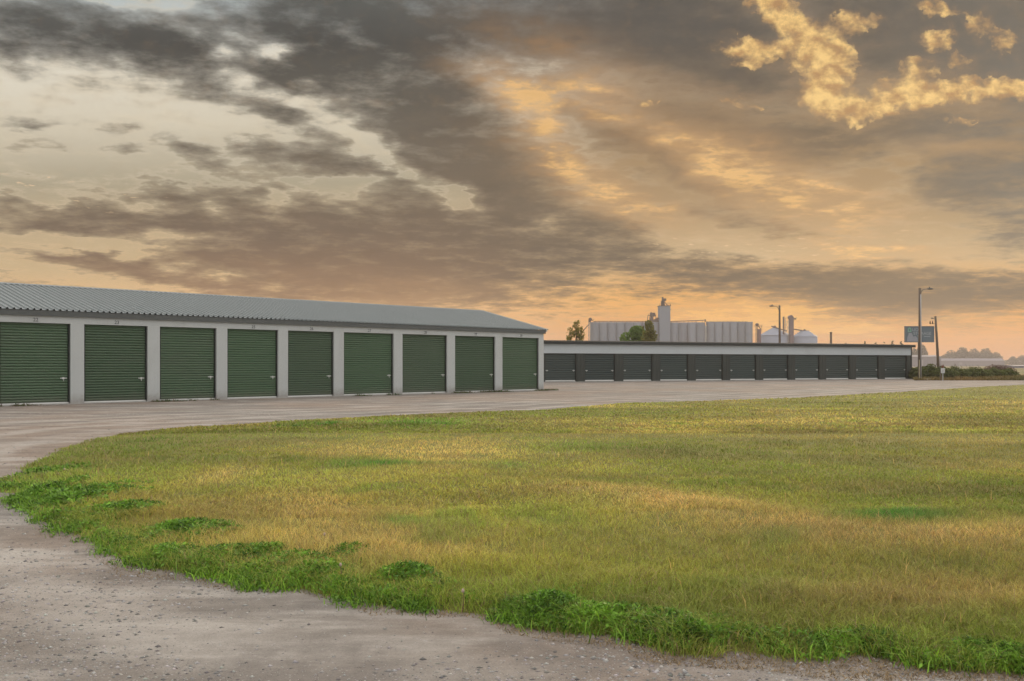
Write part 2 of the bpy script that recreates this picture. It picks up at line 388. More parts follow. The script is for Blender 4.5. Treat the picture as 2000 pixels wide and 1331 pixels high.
def copy_tree(o, parent=None):
    c = o.copy(); col.objects.link(c); c.parent = parent
    for ch in children(o):
        copy_tree(ch, c)
    return c


TXT = {}
for body in ('20', '21', '22', '23', '25', '26', '27', '28', '29', '30', 'LIO', 'STORAGE') + tuple(str(k) for k in range(31, 42)):
    cu = bpy.data.curves.new('txt', 'FONT'); cu.body = body; cu.extrude = 0.01; cu.align_x = 'CENTER'
    TXT[body] = bpy.data.objects.new('txt', cu); col.objects.link(TXT[body])
_dg = bpy.context.evaluated_depsgraph_get()
for body, o_ in list(TXT.items()):
    TXT[body] = bpy.data.meshes.new_from_object(o_.evaluated_get(_dg)); cu = o_.data
    bpy.data.objects.remove(o_); bpy.data.curves.remove(cu)


def text_mesh(name, body, size, mat, parent, loc, rot=(R(90), 0, 0)):
    me = TXT[body].copy(); me.name = name
    o = bpy.data.objects.new(name, me); col.objects.link(o); me.materials.clear(); me.materials.append(mat)
    o.location = loc; o.rotation_euler = rot; o.scale = (size,) * 3; o.parent = parent
    return o


# smooth 2-D value noise for placing things
_T = rng.random((256, 256))


def vnoise(x, y, sc):
    x = np.asarray(x) / sc + 100.3; y = np.asarray(y) / sc + 57.7
    xi = np.floor(x).astype(int); yi = np.floor(y).astype(int); fx = x - xi; fy = y - yi
    fx = fx * fx * (3 - 2 * fx); fy = fy * fy * (3 - 2 * fy)
    g = lambda a, c: _T[a % 256, c % 256]
    return (g(xi, yi) * (1 - fx) + g(xi + 1, yi) * fx) * (1 - fy) + (g(xi, yi + 1) * (1 - fx) + g(xi + 1, yi + 1) * fx) * fy


def fbm(x, y, sc, n=4):
    t = 0; a = 0.5; tot = 0
    for k in range(n):
        t = t + a * vnoise(x + 31 * k, y - 17 * k, sc / 2 ** k); tot += a; a *= 0.5
    return t / tot


# ------------------------------------------------------------------ materials
MATS = {}


def mat(name, color, rough=0.7, metal=0.0, var=0.15, scale=3.0, stretch=(1, 1, 1), bump=0.0, bscale=40.0, dirt=None, spec=0.3, rand=0.0, splash=None):
    """painted / weathered surface: base colour broken up by two noises, optional dirt colour in patches"""
    if name in MATS: return MATS[name]
    m_ = bpy.data.materials.new(name); m_.use_nodes = True
    b = NB(m_.node_tree); bs = m_.node_tree.nodes['Principled BSDF']
    tc = b.n.new('ShaderNodeTexCoord').outputs['Object']
    p = b.mapping(tc, sc=stretch)
    n1 = b.noise(p, scale, 6, 0.6); n2 = b.noise(tc, scale * 9, 4, 0.6)
    k = b.m('MULTIPLY_ADD', b.m('MULTIPLY_ADD', n2, 0.4, b.m('MULTIPLY', n1, 0.6)), 2 * var, 1 - var)
    c = b.mix(1.0, color, b.comb(k, k, k), 'MULTIPLY')
    if dirt:
        c = b.mix(b.m('MULTIPLY', b.ss(n1, 0.5, 0.75), dirt[1]), c, dirt[0])
    if splash:          # mud thrown up along the foot of the wall
        zz = b.sep(tc)[2]
        c = b.mix(b.m('MULTIPLY', b.ss(b.m('SUBTRACT', zz, b.m('MULTIPLY', n2, 0.5)), 0.25, -0.25), splash[1]), c, splash[0])
    if rand:            # every copy weathered a little differently
        oi = b.n.new('ShaderNodeObjectInfo').outputs['Random']; kk = b.m('MULTIPLY_ADD', oi, 2 * rand, 1 - rand)
        c = b.mix(1.0, c, b.comb(kk, kk, kk), 'MULTIPLY')
        c = b.mix(b.m('MULTIPLY', b.m('FRACT', b.m('MULTIPLY', oi, 7.3)), rand), c, (0.11, 0.11, 0.09))
    b.put(bs.inputs['Base Color'], c)
    b.put(bs.inputs['Roughness'], b.m('MULTIPLY_ADD', n2, 0.2, rough - 0.1)); bs.inputs['Metallic'].default_value = metal
    bs.inputs['Specular IOR Level'].default_value = spec
    if bump:
        bn = b.n.new('ShaderNodeBump'); bn.inputs['Strength'].default_value = bump; bn.inputs['Distance'].default_value = 0.02
        b.put(bn.inputs['Height'], b.noise(tc, bscale, 5, 0.6)); b.put(bs.inputs['Normal'], bn.outputs[0])
    MATS[name] = m_
    return m_


def leaf_mat(name, trans=0.35, rough=0.6):
    """foliage coloured by each leaf's or blade's own tint attribute"""
    m_ = bpy.data.materials.new(name); m_.use_nodes = True
    b = NB(m_.node_tree); bs = m_.node_tree.nodes['Principled BSDF']
    at_ = b.n.new('ShaderNodeAttribute'); at_.attribute_name = 'tint'
    tc = b.n.new('ShaderNodeTexCoord').outputs['Object']
    k = b.m('MULTIPLY_ADD', b.noise(tc, 9.0, 3, 0.6), 0.5, 0.75)
    c = b.mix(1.0, at_.outputs['Color'], b.comb(k, k, k), 'MULTIPLY')
    b.put(bs.inputs['Base Color'], c); bs.inputs['Roughness'].default_value = rough
    bs.inputs['Specular IOR Level'].default_value = 0.25
    tr = b.n.new('ShaderNodeBsdfTranslucent'); b.put(tr.inputs['Color'], c)
    mx = b.n.new('ShaderNodeMixShader'); mx.inputs[0].default_value = trans
    b.l.new(bs.outputs[0], mx.inputs[1]); b.l.new(tr.outputs[0], mx.inputs[2])
    b.l.new(mx.outputs[0], b.n['Material Output'].inputs[0])
    return m_


def raw_mesh(name, verts, loops, nside, tint, mat_, parent=None):
    """numpy verts (N,3) and faces (M,nside) straight into a mesh with a per-vertex tint"""
    me = bpy.data.meshes.new(name)
    me.vertices.add(len(verts)); me.vertices.foreach_set('co', verts.astype(np.float32).ravel())
    nf = len(loops); me.loops.add(nf * nside); me.loops.foreach_set('vertex_index', loops.astype(np.int32).ravel())
    me.polygons.add(nf); me.polygons.foreach_set('loop_start', np.arange(0, nf * nside, nside, dtype=np.int32))
    me.update(calc_edges=True)
    if tint is not None:
        a = me.attributes.new('tint', 'FLOAT_COLOR', 'POINT')
        a.data.foreach_set('color', np.c_[tint, np.ones(len(tint))].astype(np.float32).ravel())
    me.materials.append(mat_)
    o = bpy.data.objects.new(name, me); col.objects.link(o)
    if parent: o.parent = parent
    return o


def blades_geo(px, py, pz, h, w, lean, tint, curve=0.5):
    """grass blades: two stacked segments, four triangles' worth (one quad + one tip triangle drawn as quads)"""
    n = len(px); az = rng.random(n) * 2 * np.pi; fa = rng.random(n) * np.pi
    dx, dy = np.cos(az) * lean * h, np.sin(az) * lean * h
    ex, ey = np.cos(fa) * w / 2, np.sin(fa) * w / 2
    V = np.zeros((n, 5, 3))
    base = np.stack([px, py, pz], 1)
    off = np.stack([ex, ey, np.zeros(n)], 1)
    mid = base + np.stack([dx * 0.3, dy * 0.3, h * 0.55], 1)
    tip = base + np.stack([dx, dy, h * (1 - 0.25 * lean)], 1)
    V[:, 0] = base - off; V[:, 1] = base + off; V[:, 2] = mid + off * 0.75; V[:, 3] = mid - off * 0.75; V[:, 4] = tip
    i = np.arange(n)[:, None] * 5
    T = np.concatenate([i + [0, 1, 2], i + [0, 2, 3], i + [3, 2, 4]], 1).reshape(-1, 3)
    return V.reshape(-1, 3), T, np.repeat(tint, 5, 0)


def leaves_geo(c, size, tint, up=0.3, aspect=0.55):
    """leaf-sized rhombic faces, randomly turned"""
    n = len(c)
    d = rng.normal(size=(n, 3)); d /= np.linalg.norm(d, axis=1)[:, None]
    nr = rng.normal(size=(n, 3)) + [0, 0, up]; e = np.cross(d, nr); e /= np.linalg.norm(e, axis=1)[:, None] + 1e-9
    s = np.asarray(size).reshape(-1, 1) * np.ones((n, 1))
    V = np.stack([c - d * s * 0.5, c + e * s * aspect * 0.5, c + d * s * 0.5, c - e * s * aspect * 0.5], 1)
    F_ = np.arange(n * 4).reshape(-1, 4)
    return V.reshape(-1, 3), F_, np.repeat(tint, 4, 0)
# ------------------------------------------------------------------ ground, gravel, lawn
LAWN_PX_NEAR = [(-160, 962), (0, 961), (36, 969), (60, 1014), (102, 1035), (113, 1052), (188, 1063), (263, 1093), (331, 1108), (452, 1131),
                (587, 1157), (700, 1184), (811, 1191), (863, 1200), (976, 1210), (1014, 1229), (1164, 1238), (1240, 1255), (1300, 1274),
                (1394, 1280), (1413, 1268), (1601, 1289), (1733, 1284), (1789, 1300), (1977, 1315)]
LAWN_PX_FAR = [(2000, 753), (1952, 755), (1791, 765), (1525, 781), (1192, 791), (1050, 804.6), (850, 811), (700, 818), (600, 824), (444, 834),
               (350, 838), (263, 846), (150, 866), (60, 905), (30, 935), (0, 940), (-160, 940)]
poly = [at(*p).xy for p in LAWN_PX_NEAR]
poly += [Vector((3.6, 4.1)), Vector((8, 3.4)), Vector((40, 2.5)), Vector((75, 20)), Vector((80, 80)), Vector((52, 74))]
poly += [at(*p).xy for p in LAWN_PX_FAR]
POLY = np.array([(p.x, p.y) for p in poly])


def inside(x, y, P=POLY):
    r = np.zeros(np.shape(x), bool); j = len(P) - 1
    for i in range(len(P)):
        xi, yi = P[i]; xj, yj = P[j]
        if yi != yj:
            r ^= ((yi > y) != (yj > y)) & (x < (xj - xi) * (y - yi) / (yj - yi) + xi)
        j = i
    return r


def edge_dist(x, y, P=POLY):
    d = np.full(np.shape(x), 1e9)
    for i in range(len(P)):
        a = P[i - 1]; c = P[i]; e = c - a
        t = np.clip(((x - a[0]) * e[0] + (y - a[1]) * e[1]) / (e @ e), 0, 1)
        d = np.minimum(d, np.hypot(x - a[0] - t * e[0], y - a[1] - t * e[1]))
    return d


inside_exact, edge_exact = inside, edge_dist


class Grid:
    """signed distance to the lawn edge (positive inside), tabulated"""

    def __init__(s, x0, x1, y0, y1, st):
        s.x0, s.y0, s.st = x0, y0, st
        X, Y = np.meshgrid(np.arange(x0, x1 + st, st), np.arange(y0, y1 + st, st), indexing='ij')
        s.t = edge_exact(X, Y) * np.where(inside_exact(X, Y), 1.0, -1.0)
        s.t += np.clip(1 - np.abs(s.t) / 1.5, 0, 1) * (0.55 * (fbm(X, Y, 1.3, 4) - 0.5) + 0.25 * (fbm(X + 9, Y, 0.35, 2) - 0.5)) * np.clip(0.5 + Y / 30, 0.5, 2.5)

    def __call__(s, x, y):
        fx = np.clip((x - s.x0) / s.st, 0, s.t.shape[0] - 1.001); fy = np.clip((y - s.y0) / s.st, 0, s.t.shape[1] - 1.001)
        i = fx.astype(int); j = fy.astype(int); u = fx - i; v_ = fy - j; t = s.t
        return (t[i, j] * (1 - u) + t[i + 1, j] * u) * (1 - v_) + (t[i, j + 1] * (1 - u) + t[i + 1, j + 1] * u) * v_


G_NEAR, G_FAR = Grid(-14, 14, 2, 22, 0.05), Grid(-72, 92, -32, 112, 0.4)


def sdist(x, y):
    x = np.asarray(x, float); y = np.asarray(y, float)
    nr = (x > -13.9) & (x < 13.9) & (y > 2.1) & (y < 21.9)
    return np.where(nr, G_NEAR(x, y), G_FAR(x, y))


def inside(x, y, P=None):
    return inside_exact(x, y, P) if P is not None else sdist(x, y) > 0


def edge_dist(x, y):
    return np.abs(sdist(x, y))


STRIPE = np.array([at(*p).xy[:] for p in [(900, 965), (1150, 985), (1300, 1010), (1480, 1045), (1650, 1066), (1800, 1078), (2000, 1086), (2400, 1090)]])


def line_dist(x, y, L):
    d = np.full(np.shape(x), 1e9)
    for i in range(1, len(L)):
        a = L[i - 1]; c = L[i]; e = c - a
        t = np.clip(((x - a[0]) * e[0] + (y - a[1]) * e[1]) / (e @ e), 0, 1)
        d = np.minimum(d, np.hypot(x - a[0] - t * e[0], y - a[1] - t * e[1]))
    return d


def lawn_h(x, y):
    e0 = edge_dist(x, y) * np.where(inside(x, y), 1.0, -1.0); d = np.clip(e0 / 0.8, 0, 1)
    h = -0.04 + 0.055 * np.clip((e0 + 0.12) / 0.3, 0, 1) + 0.05 * d * (0.4 + fbm(x, y, 2.2, 3)) + 0.05 * d * fbm(x, y, 7.0, 2)
    s = line_dist(x, y, STRIPE)                       # a low ridge of dry grass with a shallow dip behind it
    h += 0.07 * np.exp(-(s / 0.9) ** 2) * d
    return h


def surf_mat(name, build, rough=0.95):
    m_ = bpy.data.materials.new(name); m_.use_nodes = True
    b = NB(m_.node_tree); bs = m_.node_tree.nodes['Principled BSDF']
    pos = b.n.new('ShaderNodeNewGeometry').outputs['Position']
    c, hgt, dist, stg = build(b, pos)
    b.put(bs.inputs['Base Color'], c); bs.inputs['Roughness'].default_value = rough
    bs.inputs['Specular IOR Level'].default_value = 0.15
    if hgt is not None:
        bn = b.n.new('ShaderNodeBump'); bn.inputs['Strength'].default_value = stg; bn.inputs['Distance'].default_value = dist
        b.put(bn.inputs['Height'], hgt); b.put(bs.inputs['Normal'], bn.outputs[0])
    return m_


def gravel_build(b, p):
    big = b.noise(p, 0.16, 4, 0.55); mid = b.noise(b.mapping(p, rot=(0, 0, R(18)), sc=(0.28, 1, 1)), 1.3, 7, 0.68)
    sm = b.noise(p, 9.0, 6, 0.7); fine = b.noise(p, 70.0, 4, 0.7)
    c = b.mix(b.ss(big, 0.38, 0.62), GRAVEL_A, GRAVEL_B)
    c = b.mix(b.m('MULTIPLY', b.ss(mid, 0.48, 0.68), 0.75), c, GRAVEL_C)
    c = b.mix(b.m('MULTIPLY', b.ss(mid, 0.48, 0.3), 0.6), c, GRAVEL_D)
    ed = b.n.new('ShaderNodeAttribute'); ed.attribute_name = 'edge'; ed = ed.outputs['Fac']
    wob = b.m('MULTIPLY_ADD', b.noise(p, 0.35, 4, 0.6), 1.6, -0.8)
    ed = b.m('ADD', ed, wob)
    tr = None
    for off in (1.0, 2.7, 4.3, 5.9):        # wheel tracks worn pale round the lawn
        g_ = b.ss(b.m('ABSOLUTE', b.m('SUBTRACT', ed, off)), 0.55, 0.1)
        tr = g_ if tr is None else b.m('MAXIMUM', tr, g_)
    c = b.mix(b.m('MULTIPLY', tr, b.ss(b.noise(p, 0.5, 5, 0.65), 0.3, 0.65, 0.1, 0.6)), c, GRAVEL_C)
    c = b.mix(b.m('MULTIPLY', b.ss(b.noise(b.mapping(p, loc=(31, 7, 0)), 0.55, 6, 0.7), 0.52, 0.68), 0.55), c, (0.15, 0.13, 0.115))
    k = b.m('MULTIPLY_ADD', b.m('MULTIPLY_ADD', fine, 0.55, b.m('MULTIPLY', sm, 0.45)), 1.3, 0.35)
    c = b.mix(1.0, c, b.comb(k, k, k), 'MULTIPLY')
    st = b.vor(p, 38.0)
    c = b.mix(b.m('MULTIPLY', b.ss(st, 0.28, 0.1), b.ss(sm, 0.5, 0.62)), c, (0.34, 0.325, 0.31))
    c = b.mix(b.m('MULTIPLY', b.m('MULTIPLY', b.ss(b.vor(b.mapping(p, loc=(3, 5, 0)), 31.0), 0.22, 0.06), b.ss(b.noise(p, 2.3, 3, 0.6), 0.5, 0.65)), 0.35), c, (0.12, 0.11, 0.10))
    return c, b.m('MULTIPLY_ADD', sm, 0.6, b.m('MULTIPLY', fine, 0.5)), 0.03, 0.5


HAZE_D, HAZE_COL = 0.00042, (0.92, 0.815, 0.765)
GRAVEL_A, GRAVEL_B, GRAVEL_C, GRAVEL_D = (0.20, 0.178, 0.156), (0.24, 0.188, 0.15), (0.40, 0.362, 0.32), (0.105, 0.088, 0.074)


def field_build(b, p):
    n1 = b.noise(p, 0.02, 5, 0.6); n2 = b.noise(p, 0.6, 5, 0.65)
    c = b.mix(b.ss(n1, 0.4, 0.6), (0.13, 0.125, 0.045), (0.22, 0.16, 0.07))
    c = b.mix(b.m('MULTIPLY', b.ss(n2, 0.45, 0.7), 0.5), c, (0.075, 0.09, 0.03))
    return c, n2, 0.1, 0.4


def lawn_build(b, p):
    n2 = b.noise(p, 1.1, 5, 0.65); n3 = b.noise(p, 30.0, 4, 0.7)
    c = b.mix(b.ss(n2, 0.35, 0.65), (0.27, 0.23, 0.07), (0.19, 0.20, 0.05))
    c = b.mix(b.m('MULTIPLY', n3, 0.5), c, (0.10, 0.085, 0.04))
    return c, n3, 0.05, 0.6


# far ground: one sheet out to the horizon
m = MB()
xs = [-1180, -500, -200, -80, -30, 30, 80, 200, 500, 1180]; ys = [-70, -20, 20, 80, 160, 320, 640, 1000, 1480]
for i in range(len(xs) - 1):
    for j in range(len(ys) - 1):
        m.poly([(xs[i], ys[j], -0.03), (xs[i + 1], ys[j], -0.03), (xs[i + 1], ys[j + 1], -0.03), (xs[i], ys[j + 1], -0.03)])
tag(m.build('ground', surf_mat('field_ground', field_build)), kind='structure')

# gravel yard: everything between camera, buildings and the far corner
gp = [(-70, -30), (60, -30), (60, 2), (78, 15), (84, 84), (62, 92), (50, 95), (40, 108), (-10, 100), (-70, 60)]
gx = np.linspace(-70, 86, 313); gy = np.linspace(-30, 110, 281)
GX, GY = np.meshgrid(gx, gy, indexing='ij'); GZ = 0.035 * (fbm(GX, GY, 9.0, 3) - 0.5)
cxm = (GX[:-1, :-1] + GX[1:, 1:]) / 2; cym = (GY[:-1, :-1] + GY[1:, 1:]) / 2
edge_n = 1.2 * (fbm(cxm, cym, 3.0, 3) - 0.5)
keep = inside(cxm + edge_n, cym + edge_n, np.array(gp, float))
GZ = np.where(inside(GX, GY) & (edge_dist(GX, GY) > 1.6), -0.12, GZ)
idx = np.arange(GX.size).reshape(GX.shape)
q = np.stack([idx[:-1, :-1], idx[1:, :-1], idx[1:, 1:], idx[:-1, 1:]], -1)[keep]
gm = raw_mesh('gravel_yard', np.stack([GX.ravel(), GY.ravel(), GZ.ravel()], 1), q, 4, None, surf_mat('gravel', gravel_build))
_a = gm.data.attributes.new('edge', 'FLOAT', 'POINT'); _a.data.foreach_set('value', np.clip(-sdist(GX, GY), 0, 30).astype(np.float32).ravel())
tag(gm, kind='structure')

# lawn turf
def lawn_patch(x0, x1, y0, y1, st, cond):
    lx = np.arange(x0, x1, st); ly = np.arange(y0, y1, st)
    X, Y = np.meshgrid(lx, ly, indexing='ij')
    cx, cy = X[:-1, :-1] + st / 2, Y[:-1, :-1] + st / 2
    k = (inside(cx, cy) | (edge_dist(cx, cy) < 0.2)) & cond(cx, cy)
    ii = np.arange(X.size).reshape(X.shape)
    qq = np.stack([ii[:-1, :-1], ii[1:, :-1], ii[1:, 1:], ii[:-1, 1:]], -1)[k]
    return np.stack([X.ravel(), Y.ravel(), lawn_h(X, Y).ravel()], 1), qq


va, qa = lawn_patch(-12.0, 90.0, 2.0, 88.0, 0.4, lambda x, y: (y > 16) | (x > 12))
vb, qb = lawn_patch(-12.0, 12.4, 2.0, 16.4, 0.1, lambda x, y: (y < 16) & (x < 12))
vv = np.concatenate([va, vb]); qq = np.concatenate([qa, qb + len(va)])
us, inv = np.unique(qq.ravel(), return_inverse=True)
raw_mesh('lawn', vv[us], inv.reshape(-1, 4), 4, None, surf_mat('turf_soil', lawn_build))
tag(bpy.data.objects['lawn'], kind='structure')

# ------------------------------------------------------------------ grass
GREEN, YELLOW, DRY, DEEP, BROWN = np.array([0.23, 0.265, 0.048]), np.array([0.43, 0.37, 0.07]), np.array([0.60, 0.41, 0.15]), np.array([0.085, 0.20, 0.028]), np.array([0.27, 0.19, 0.10])


def pxy(x, y):
    return 1000 + F * x / y, HOR + F * CAMH / y


def blob(x, y, lst):
    """how strongly ground points lie in patches, given as (centre x, y, half widths, weight) in metres"""
    t = np.zeros(np.shape(x))
    for (cx, cy, a, c, wt) in lst:
        t = np.maximum(t, wt * np.exp(-((x - cx) / a) ** 2 - ((y - cy) / c) ** 2))
    return t


def gpatch(px, py, rx, ry, wt=1.0):
    c = at(px, py); f_ = at(px, py - ry); n_ = at(px, py + ry)
    return (c.x, c.y, rx / F * c.y, max((f_.y - n_.y) / 2, 0.15), wt)


GREENS = [gpatch(1740, 1040, 110, 18), gpatch(690, 922, 90, 14), gpatch(1130, 880, 120, 14, .8), gpatch(820, 832, 110, 7), gpatch(600, 835, 80, 7, .8),
          gpatch(1300, 890, 90, 12, .6), gpatch(250, 880, 120, 14, .5), gpatch(760, 1035, 60, 14, .5), gpatch(980, 925, 80, 10, .5)]
DRYS = [gpatch(1150, 830, 260, 10, .35), gpatch(1600, 830, 300, 18, .6), gpatch(1900, 800, 200, 15, .7), gpatch(440, 945, 60, 25, .6), gpatch(560, 990, 120, 25, .45),
        gpatch(1750, 1200, 240, 40, .55), gpatch(1900, 1190, 200, 40, .6), gpatch(900, 905, 120, 10, .4), gpatch(1300, 850, 200, 10, .5), gpatch(1900, 880, 150, 15, .4)]


def scatter(n, y0, y1, xl, xr):
    """points spread so that nearer strips are denser (about even over the picture), in ground coordinates"""
    u = rng.random(n); y = 1 / (1 / y0 + u * (1 / y1 - 1 / y0))
    x = (rng.random(n) * (xr - xl) + xl) * y
    return x, y


def grass_tint(x, y, n):
    e = edge_dist(x, y)
    big = fbm(x, y, 5.0, 4); sm = fbm(x + 40, y, 0.9, 3)
    dry = np.clip((big - 0.50) * 2.2 + (sm - 0.5) * 1.2 + 0.25, 0, 1)
    t = GREEN[None] * (1 - dry[:, None]) + YELLOW[None] * dry[:, None]
    s = line_dist(x, y, STRIPE); far = np.clip((x - STRIPE[0, 0]) / 2.0, 0, 1)
    kd = np.clip(np.maximum(np.exp(-(s / 0.75) ** 2) * far * (0.5 + 0.8 * sm), blob(x, y, DRYS)), 0, 1)
    kd = np.maximum(kd, np.clip((x / y - 0.05) * 1.3, 0, 1) * np.clip((y - 9) / 22, 0, 1) * (0.2 + 0.4 * sm))
    kd = np.maximum(kd, np.clip((big - 0.6) * 4, 0, 0.6)) * (0.6 + 0.6 * rng.random(n))
    kd = np.clip(kd, 0, 1)[:, None]
    t = t * (1 - kd) + DRY[None] * kd
    kg = np.clip(blob(x, y, GREENS) * (0.55 + 0.6 * sm) + np.clip((sm - 0.62) * 3, 0, 0.5), 0, 1)[:, None]
    t = t * (1 - kg) + (DEEP * 1.15)[None] * kg
    ke = np.clip(1 - e / 0.9, 0, 1)[:, None] * 0.55 * (y < 16)[:, None]
    t = t * (1 - ke) + (GREEN * np.array([1.0, 1.22, 0.9]))[None] * ke
    mott = fbm(x * 0.5 + 70, y, 1.6, 4) + 0.6 * (fbm(x * 0.4, y + 33, 6.0, 3) - 0.5)
    t = t * (1 + (0.42 + 1.15 * np.clip(mott, 0.1, 1) - 1) * np.clip(y / 14, 0.45, 1))[:, None]
    kb = np.clip((fbm(x * 0.5 + 15, y + 80, 1.1, 4) - 0.56) * 5, 0, 0.4)[:, None] * np.clip(y / 16, 0.3, 1)[:, None]
    t = t * (1 - kb) + (BROWN * 0.75)[None] * kb
    j = rng.random((n, 1))
    t = t * (0.72 + 0.98 * j) * (1 + (rng.random((n, 3)) - 0.5) * 0.2)
    br = (rng.random(n) < 0.10)[:, None]
    return np.where(br, (BROWN * 1.1)[None] * (0.7 + 0.8 * j), t), kg[:, 0]


GR = leaf_mat('grass_blades', 0.35)
VS, TS, CS = [], [], []; base_i = 0


def add_geo(V, T, C):
    global base_i
    VS.append(V); TS.append(T + base_i); CS.append(C); base_i += len(V)


for (n, y0, y1, hmin, hmax, wd) in ((520000, 4.2, 9.0, 0.025, 0.075, 0.0042), (310000, 8.5, 20.0, 0.025, 0.06, 0.009), (240000, 19.0, 84.0, 0.025, 0.06, 0.03)):
    x, y = scatter(n, y0, y1, -0.66, 0.98)
    k = inside(x, y); x, y = x[k], y[k]
    e = edge_dist(x, y); cl = fbm(x, y, 0.35, 2)
    k = rng.random(len(x)) < np.clip(0.25 + e / 0.35, 0, 1) * np.clip(0.35 + 1.3 * cl, 0, 1); x, y = x[k], y[k]
    n = len(x); tint, kg = grass_tint(x, y, n)
    clump = fbm(x, y, 0.25, 2)
    h = (hmin + (hmax - hmin) * rng.random(n) ** 1.6) * (0.65 + 0.9 * clump) * (1 + 0.5 * kg)
    tall = rng.random(n) < 0.002
    h = np.where(tall, h * 1.6, h)
    e = edge_dist(x, y)
    h *= np.where((e < 1.1) & (y < 14), 1.55, 1.0)
    w = wd * (0.6 + 0.8 * rng.random(n))
    add_geo(*blades_geo(x, y, np.maximum(lawn_h(x, y) - 0.005, -0.012), h, w, 0.4 + 0.9 * rng.random(n), tint))
# seed-head stalks and pale dry straw standing above the sward, sparse
x, y = scatter(900, 4.3, 40.0, -0.6, 0.62); k = inside(x, y) & (edge_dist(x, y) > 0.1); x, y = x[k], y[k]; n = len(x)
add_geo(*blades_geo(x, y, lawn_h(x, y), 0.06 + 0.08 * rng.random(n), 0.002 + 0.0005 * y, 0.15 + 0.5 * rng.random(n), (DRY * 1.1)[None] * (0.7 + 0.6 * rng.random((n, 1)))))
raw_mesh('grass', np.concatenate(VS), np.concatenate(TS), 3, np.concatenate(CS), GR)
tag(bpy.data.objects['grass'], 'mown green and straw coloured grass covering the rounded lawn', 'grass', kind='stuff')

# dead stems and litter along the gravel edge
x, y = scatter(110000, 4.2, 15.0, -0.62, 0.6); e = edge_dist(x, y); ins = inside(x, y)
k = ((~ins) & (e < 0.62 * fbm(x, y, 0.8, 3) - 0.17)) | (ins & (e < 0.45) & (rng.random(len(x)) < 0.6)); x, y = x[k], y[k]; n = len(x)
V, T, C = blades_geo(x, y, np.full(n, 0.0), 0.008 + 0.03 * rng.random(n) ** 2, 0.003 + 0.003 * rng.random(n), 1.0 + 2.0 * rng.random(n), BROWN[None] * (0.5 + 0.9 * rng.random((n, 1))))
raw_mesh('dead_grass', V, T, 3, C, GR)
tag(bpy.data.objects['dead_grass'], 'brown dead stems and litter where lawn meets gravel', 'dead grass', kind='stuff')

# leafy weeds in clumps along the near edge
WEEDS = [gpatch(150, 985, 120, 20), gpatch(70, 975, 50, 28), gpatch(240, 1016, 100, 14, .9), gpatch(360, 1056, 100, 18), gpatch(340, 1096, 90, 16, .9), gpatch(460, 1101, 110, 18), gpatch(560, 1116, 90, 16, .8),
         gpatch(620, 1136, 70, 16), gpatch(680, 1106, 60, 18, .7), gpatch(790, 1150, 70, 14), gpatch(850, 1165, 60, 16, .8), gpatch(930, 1185, 60, 10, .5), gpatch(1060, 1205, 90, 22), gpatch(1180, 1222, 110, 20),
         gpatch(1290, 1240, 90, 22), gpatch(1340, 1258, 70, 18), gpatch(1600, 1275, 60, 10, .5), gpatch(1720, 1272, 55, 12, .65), gpatch(1890, 1288, 80, 12, .7), gpatch(1985, 1304, 50, 12, .8),
         gpatch(110, 930, 80, 12, .7), gpatch(230, 966, 90, 12, .45), gpatch(1150, 1180, 80, 10, .6), gpatch(1400, 1235, 70, 10, .5)]
x, y = scatter(600000, 4.2, 14.0, -0.62, 0.6)
wt = blob(x, y, WEEDS) * (0.15 + 1.7 * fbm(x, y, 0.3, 3)) 
sd_ = sdist(x, y); wt = np.maximum(wt, np.exp(-((sd_ - np.where(x < 0, 0.28, 0.16)) / np.where(x < 0, 0.38, 0.20)) ** 2) * np.clip((fbm(x + 50, y + 8, 1.1, 3) - np.where(x < 0, 0.38, 0.47)) * 4.5, 0, 1) * (0.3 + 0.9 * fbm(x, y, 0.25, 2)) * np.where(sd_ < -0.12, 0, 1) * np.where(x / y > 0.2, 0.62, 1.0))
k = (rng.random(len(x)) < np.clip(wt * 1.5 - 0.34, 0, 1)) & (sdist(x, y) > -0.14); x, y = x[k], y[k]; n = len(x)
dome = np.clip(np.maximum(blob(x, y, WEEDS), 0.55 * np.exp(-((sdist(x, y) - 0.16) / 0.25) ** 2)), 0, 1) * (0.5 + 0.9 * fbm(x, y, 0.22, 2))
u = rng.random(n)
hz = np.maximum(lawn_h(x, y), 0) + 0.10 * dome * np.sqrt(u)
g = rng.random((n, 1))
g = np.clip(0.75 * g + 0.7 * (fbm(x, y, 0.16, 2)[:, None] - 0.5) + 0.1, 0, 1)
tint = (DEEP[None] * 0.45 * (1 - g) + np.array([0.25, 0.46, 0.05])[None] * g) * (0.7 + 0.6 * rng.random((n, 1)))  # darkest leaf tints, in noise patches, paint in shaded gaps among the weeds
V, Q, C = leaves_geo(np.stack([x, y, hz], 1), (0.014 + 0.030 * rng.random(n) ** 1.5) * np.clip(y / 6, 1, 2), tint, up=1.2, aspect=0.45)
k = rng.random(n) < 0.5; bx_, by_ = x[k] + rng.normal(0, 0.04, k.sum()), y[k] + rng.normal(0, 0.04, k.sum())
V2, T2, C2 = blades_geo(bx_, by_, np.zeros(len(bx_)), (0.06 + 0.14 * rng.random(len(bx_))) * (0.4 + 0.7 * dome[k]), 0.004 + 0.005 * rng.random(len(bx_)), 0.4 + 0.9 * rng.random(len(bx_)), tint[k] * np.array([1.25, 1.15, 1.0]))
Q = np.concatenate([Q[:, [0, 1, 2]], Q[:, [0, 2, 3]], T2 + len(V)]); V = np.concatenate([V, V2]); C = np.concatenate([C, C2])
raw_mesh('weeds', V, Q, 3, C, leaf_mat('weed_leaves', 0.3, 0.5))
tag(bpy.data.objects['weeds'], 'bright green leafy weeds in clumps along the near lawn edge', 'weeds', kind='stuff')

